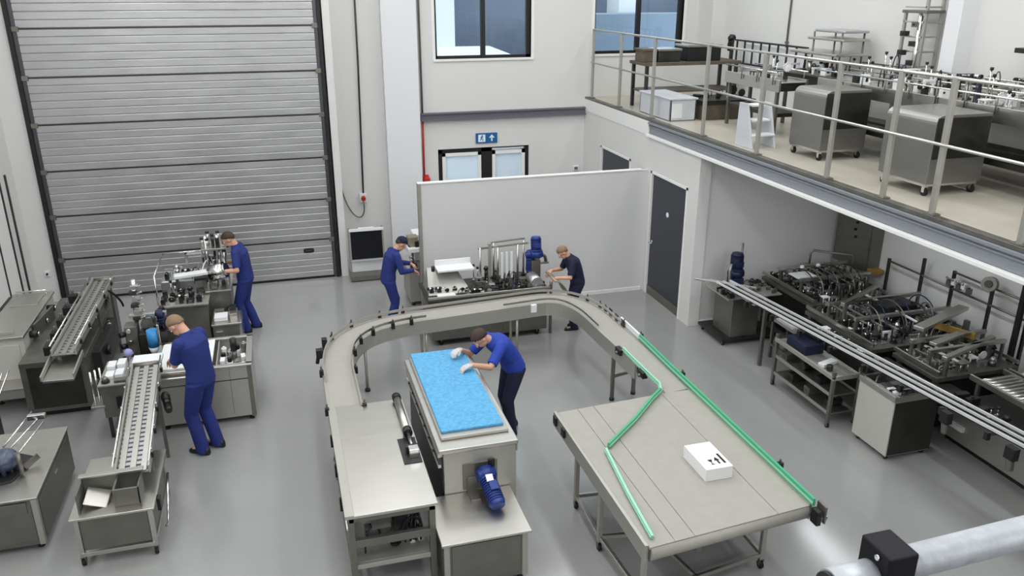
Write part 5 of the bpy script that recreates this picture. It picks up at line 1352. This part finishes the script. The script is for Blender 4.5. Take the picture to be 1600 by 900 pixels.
t = thing('electrical_cabinet', 'tall grey electrical cabinet on the right wall under the mezzanine', 'cabinet', (9.05, 10.8, 1.0))
bx('body', STEELD, t, 8.93, 9.15, 10.36, 11.24, 1.02, 2.35, bevel=.006); bx('door_panel', STEELD, t, 8.915, 8.93, 10.39, 11.21, 1.05, 2.32)
for k in range(4): MB().cyl((8.915, 10.72 + .03 * (k % 2), 1.55 + .12 * k), (8.89, 10.72 + .03 * (k % 2), 1.55 + .12 * k), .022, 10).build('switch', BLACK, t)
bx('bracket', YELLOW, t, 8.92, 9.12, 10.2, 10.36, 1.06, 1.12)

# ================================================================== MEZZANINE
ZM = 3.18
def mezz_cart(label, ox, oy, w, d, h):
    root = thing('tote_cart', label, 'cart', (ox + w / 2, oy + d / 2, ZM), 'steel tote carts on the mezzanine')
    prof = [(ox, .16)]                                              # side profile in x-z, rounded upper edge toward the rail
    prof = [(ox, ZM + .14), (ox + w, ZM + .14), (ox + w, ZM + h)]
    for k in range(7):
        a = math.radians(90 + 15 * k); prof.append((ox + .10 + .10 * math.cos(a), ZM + h - .10 + .10 * math.sin(a)))
    g = MB(); n = len(prof)
    vs = [(x, oy, z) for x, z in prof] + [(x, oy + d, z) for x, z in prof]
    g._add(vs, [tuple(range(n)), tuple(reversed(range(n, 2 * n)))] + [(i, (i + 1) % n, n + (i + 1) % n, n + i) for i in range(n)])
    g.build('body', STEELM, root, .004)
    bx('side_panel', STEELX, root, ox + .012, ox + w - .008, oy - .008, oy + .001, ZM + .42, ZM + h - .03); bx('bottom_rail', CHROME, root, ox + .02, ox + w - .02, oy + .02, oy + .05, ZM + .11, ZM + .15); bx('bottom_rail', CHROME, root, ox + .0, ox + .03, oy + .02, oy + d - .02, ZM + .11, ZM + .15)
    for x in (ox + .05, ox + w - .05):
        for y in (oy + .06, oy + d - .06):
            wv = MB(); wv.cyl((x - .016, y, ZM + .045), (x + .016, y, ZM + .045), .045, 14)
            p = MB(); p.box(x - .024, x - .017, y - .02, y + .02, ZM + .04, ZM + .14); p.box(x + .017, x + .024, y - .02, y + .02, ZM + .04, ZM + .14); p.box(x - .026, x + .026, y - .026, y + .026, ZM + .12, ZM + .14)
            f = p.build('caster', CHROME, root); wv.build('wheel', RUBBER, f)
    return root
mezz_cart('closed steel tote cart on the mezzanine, standing farther from the camera', 6.93, 9.29, .70, .70, .92)
mezz_cart('closed steel tote cart on the mezzanine, standing nearer at the right', 6.86, 7.27, .74, .78, .90)
t = thing('plastic_crate', 'long pale translucent crate on the mezzanine floor behind the far railing posts', 'crate', (6.8, 13.4, ZM))
g = MB(); g.box(6.55, 7.05, 12.95, 14.2, ZM, ZM + .02); g.box(6.55, 6.58, 12.95, 14.2, ZM, ZM + .36); g.box(7.02, 7.05, 12.95, 14.2, ZM, ZM + .36); g.box(6.55, 7.05, 12.95, 12.98, ZM, ZM + .36); g.box(6.55, 7.05, 14.17, 14.2, ZM, ZM + .36); g.build('crate_shell', CRATE, t, .006)
g = MB(); g.box(6.53, 7.07, 12.93, 14.22, ZM + .36, ZM + .39); g.build('lid', CRATE, t, .008)
bx('white_label', WPLAST, t, 6.58, 6.78, 12.944, 12.95, ZM + .05, ZM + .3)
t = thing('pallet_box', 'low brown-fronted box on the mezzanine floor behind the white step', 'box', (7.6, 13.1, ZM))
bx('side_board', BROWN, t, 7.15, 8.15, 12.9, 13.6, ZM, ZM + .26, bevel=.008); bx('dark_top', STEELX, t, 7.13, 8.17, 12.88, 13.62, ZM + .26, ZM + .34, bevel=.008)
deck_gear(t, 7.2, 8.1, 12.95, 13.55, ZM + .34, 81, .22, .22, .9, [STEELX, BLACK, STEELD, WPLAST])
t = thing('work_bench', 'wooden-topped bench with black equipment on the mezzanine below the far window', 'bench', (7.5, 14.7, ZM))
bx('bench_top', BROWN, t, 6.7, 8.7, 14.35, 15.1, ZM + .80, ZM + .86); bx('lower_shelf', BROWN, t, 6.75, 8.65, 14.4, 15.05, ZM + .3, ZM + .34)
for x in (6.75, 8.62):
    for y in (14.4, 15.0): leg(t, x, y, ZM, ZM + .8, .06, STEELX)
for k, (nm, lb, m, b) in enumerate((('equipment_box', 'dark box with a steel lid on the wooden bench', STEELX, (7.0, 7.45, 14.45, 14.9, .20)), ('equipment_box', 'wide black box right on the wooden bench on the mezzanine', BLACK, (7.6, 8.3, 14.45, 14.95, .26)), ('equipment_box', 'low brown carton left on the wooden bench', BROWN, (6.72, 6.96, 14.5, 14.9, .2)))):
    r = thing(nm, lb, 'box', ((b[0] + b[1]) / 2, (b[2] + b[3]) / 2, ZM + .86))
    bx('case', m, r, b[0], b[1], b[2], b[3], ZM + .861, ZM + .86 + b[4], bevel=.01); bx('lid', STEEL if k < 2 else BROWN, r, b[0] - .02, b[1] + .02, b[2] - .02, b[3] + .02, ZM + .86 + b[4], ZM + .90 + b[4], bevel=.006)
t = thing('step_stool', 'white plastic step stool on the mezzanine floor left of the far cart', 'step stool', (6.75, 10.5, ZM))
for k in range(3): bx('tread', WPLAST, t, 6.55 + .04 * k, 6.92 - .04 * k, 10.32 + .10 * k, 10.50 + .10 * k, ZM + .20 * (k + 1) - .03, ZM + .20 * (k + 1), bevel=.008)
for x in (6.53, 6.90):
    g = MB(); g._add([(x, 10.28, ZM), (x + .03, 10.28, ZM), (x + .03, 10.75, ZM), (x, 10.75, ZM), (x, 10.5, ZM + .62), (x + .03, 10.5, ZM + .62), (x + .03, 10.72, ZM + .62), (x, 10.72, ZM + .62)], [(0, 3, 2, 1), (4, 5, 6, 7), (0, 1, 5, 4), (1, 2, 6, 5), (2, 3, 7, 6), (3, 0, 4, 7)]); g.build('side_wall', CRATE, t, .006)
def mezz_conveyor(label, x0, x1, y0, y1, z, seed, name='mezzanine_conveyor'):
    root = thing(name, label, 'conveyor', ((x0 + x1) / 2, (y0 + y1) / 2, ZM))
    bx('belt', STEEL, root, x0 + .04, x1 - .04, y0, y1, z - .02, z, bevel=.01); bx('bed', STEELX, root, x0 + .02, x1 - .02, y0 + .03, y1 - .03, z - .14, z - .021)
    for x in (x0, x1 - .035): bx('side_frame', STEEL, root, x, x + .035, y0, y1, z - .15, z + .03)
    for x in (x0 + .05, x1 - .05):
        for y in (y0 + .1, y1 - .1): leg(root, x, y, ZM, z - .14, .05, STEELD)
    bx('lower_frame', STEELX, root, x0 + .03, x1 - .03, y0 + .1, y1 - .1, ZM + .30, ZM + .36)
    g = MB(); g.cyl((x0 - .02, y0 + .05, z + .14), (x0 - .02, y1 - .05, z + .14), .012, 8); g.build('guide_rail', CHROME, root); g = MB(); g.cyl((x1 + .02, y0 + .05, z + .14), (x1 + .02, y1 - .05, z + .14), .012, 8); g.build('guide_rail', CHROME, root)
    n = int((y1 - y0) / .45)
    for k in range(n):
        for x in (x0 - .02, x1 + .02): MB().cyl((x, y0 + .15 + k * .45, z - .05), (x, y0 + .15 + k * .45, z + .15), .010, 8).build('rail_post', STEELD, root)
    deck_gear(root, x0 + .05, x1 - .05, y0 + .3, y1 - .6, z, seed + 200, .16, .40, .8, [STEEL, ALU, CHROME, WPLAST, STEELX])
    return root
mezz_conveyor('long bright conveyor behind the two tote carts on the mezzanine', 7.72, 8.20, 6.3, 10.6, ZM + .92, 1)
mezz_conveyor('second bright conveyor close to the right wall on the mezzanine', 8.28, 8.64, 5.2, 10.9, ZM + .98, 2)
mezz_conveyor('short steel conveyor near the wooden bench on the mezzanine', 7.35, 7.85, 11.0, 12.6, ZM + .84, 3)
t = thing('dark_machine', 'low dark machine frame on the mezzanine right of the nearer tote cart', 'machine', (8.0, 6.1, ZM))
bx('body', STEELX, t, 7.70, 8.25, 5.4, 6.25, ZM + .12, ZM + .78); bx('dark_panel', BLACK, t, 7.69, 7.70, 5.45, 6.2, ZM + .2, ZM + .7); bx('top_sheet', STEEL, t, 7.66, 8.28, 5.36, 6.28, ZM + .78, ZM + .81)
for x in (7.74, 8.2):
    for y in (5.46, 6.2): leg(t, x, y, ZM, ZM + .12, .05, STEELD)
def gear_stand(name, label, x0, x1, y0, y1, zb, seed, hm, cell, ms):
    root = thing(name, label, 'machine', ((x0 + x1) / 2, (y0 + y1) / 2, ZM))
    bx('deck', STEELD, root, x0, x1, y0, y1, zb - .03, zb); bx('frame', STEELX, root, x0 + .04, x1 - .04, y0 + .05, y1 - .05, zb - .25, zb - .03)
    for x in (x0 + .05, x1 - .05):
        for y in (y0 + .06, y1 - .06): leg(root, x, y, ZM, zb - .25, .05, STEELD)
    deck_gear(root, x0, x1, y0, y1, zb, seed, cell, hm, .95, ms); return root
u = gear_stand('bottle_unscrambler', 'cluttered machine with stacked steel covers in the middle of the mezzanine', 8.30, 9.0, 11.05, 12.35, ZM + .88, 91, .30, .19, [STEEL, STEELX, ALU, WPLAST, STEELD])
bx('upper_cover', STEEL, u, 8.45, 8.95, 11.1, 12.0, 4.58, 4.62, bevel=.01); bx('upper_cover', ALU, u, 8.5, 8.95, 11.15, 11.9, 4.70, 4.74, bevel=.01); bx('lower_cover', STEEL, u, 8.35, 8.95, 11.1, 12.3, 4.36, 4.40, bevel=.01)
for x, y in ((8.5, 11.2), (8.9, 11.2), (8.5, 11.9), (8.9, 11.9)): MB().cyl((x, y, ZM + .88), (x, y, 4.70), .015, 8).build('cover_post', STEELD, u)
u = gear_stand('transfer_machine', 'cluttered transfer machine at the right end of the mezzanine', 8.78, 9.08, 7.0, 9.2, ZM + 1.0, 92, .28, .17, [STEEL, WPLAST, STEELX, BLACK])
bx('blue_control_box', MBLUE, u, 8.85, 9.05, 7.45, 7.7, 4.35, 4.55); bx('box_post', STEELD, u, 8.92, 8.97, 7.55, 7.6, ZM + 1.0, 4.35); bx('dark_sensor_bar', STEELX, u, 8.8, 9.0, 7.6, 8.3, 4.62, 4.68); bx('bar_post', STEELD, u, 8.88, 8.92, 8.1, 8.14, ZM + 1.0, 4.62)
t = thing('lift_tower', 'tall open steel lift tower against the right wall of the mezzanine', 'tower', (8.95, 10.1, ZM))
for x in (8.82, 9.08):
    for y in (9.88, 10.28): g = MB(); g.box(x - .02, x + .02, y - .02, y + .02, ZM, 5.6 if y < 10 else 5.05); g.build('tower_post', STEEL2, t, .003)
for k in range(9): g = MB(); z = 3.5 + .2 * k; g.box(8.80, 9.10, 9.87, 9.89, z, z + .025); g.box(8.80, 8.82, 9.87, 10.29, z, z + .025); g.build('tower_rung', STEEL, t, .003)
bx('lift_plate', STEELD, t, 8.78, 9.1, 9.84, 10.32, 5.03, 5.07); g = MB(); g.cyl((8.80, 9.95, 3.9), (8.80, 9.95, 5.0), .03, 12); g.build('lift_cylinder', CHROME, t)
R = random.Random(77)
for k in range(7): g = MB(); z = 4.1 + .13 * k; g.cbox((8.78, 10.0 + .2 * (k % 2), z), (.08, .10, .07)); g.mat(1); g.cyl((8.76, 10.0 + .2 * (k % 2), z), (8.73, 10.0 + .2 * (k % 2), z), .018, 8); g.build('tower_valve', [R.choice([STEELX, STEELD, ALU]), BLACK], t)
# barred rail frame beyond the short conveyor
t = thing('barred_frame', 'dark barred frame in front of white boards at the back of the mezzanine', 'frame', (8.9, 13.6, ZM))
for k in range(9): g = MB(); y = 12.5 + .28 * k; g.box(8.79, 8.82, y - .013, y + .013, ZM + .0 if k % 4 == 0 else ZM + .78, 4.40); g.build('bar', STEELX, t, .002)
for z in (4.38, ZM + .78): g = MB(); g.box(8.785, 8.825, 12.46, 14.8, z, z + .03); g.build('cross_bar', STEELX, t, .003)
bx('white_board', WPLAST, t, 8.9, 8.94, 12.6, 14.7, ZM + .0, 4.34); 
gear_motor(t, (8.8, 14.95, 4.42), (0, .2, -1), .12, .06, BLACK)
bx('motor_post', STEELX, t, 8.78, 8.83, 14.9, 14.97, ZM, 4.40)

# ================================================================== FOREGROUND: handrail of the viewing platform
t = thing('handrail_post', 'pale round handrail clamped by a black square post close to the camera, bottom right', 'handrail', (1.12, 1.06, 3.3))
zr = 4.293
g = MB(); g.cyl((.965, 1.0835, zr - .012), (1.075, 1.088, zr - .012), .036, 28); g.build('handrail_tube', GALV, t)
g = MB(); g.cyl((1.125, 1.09, zr), (5.4, 1.255, zr), .0335, 28); g.build('handrail_tube', GALV, t)
bx('post', MBLACK, t, 1.064, 1.133, 1.045, 1.130, 3.2, zr + .060, bevel=.004)
g = MB(); g.cyl((1.064, 1.075, zr + .045), (1.058, 1.075, zr + .045), .006, 10); g.build('screw', CHROME, t)
g = MB(); g.tube([(.957, 1.0832, zr - .012), (.967, 1.0836, zr - .012)], .032, 20); g.build('end_cap', BLACK, t)
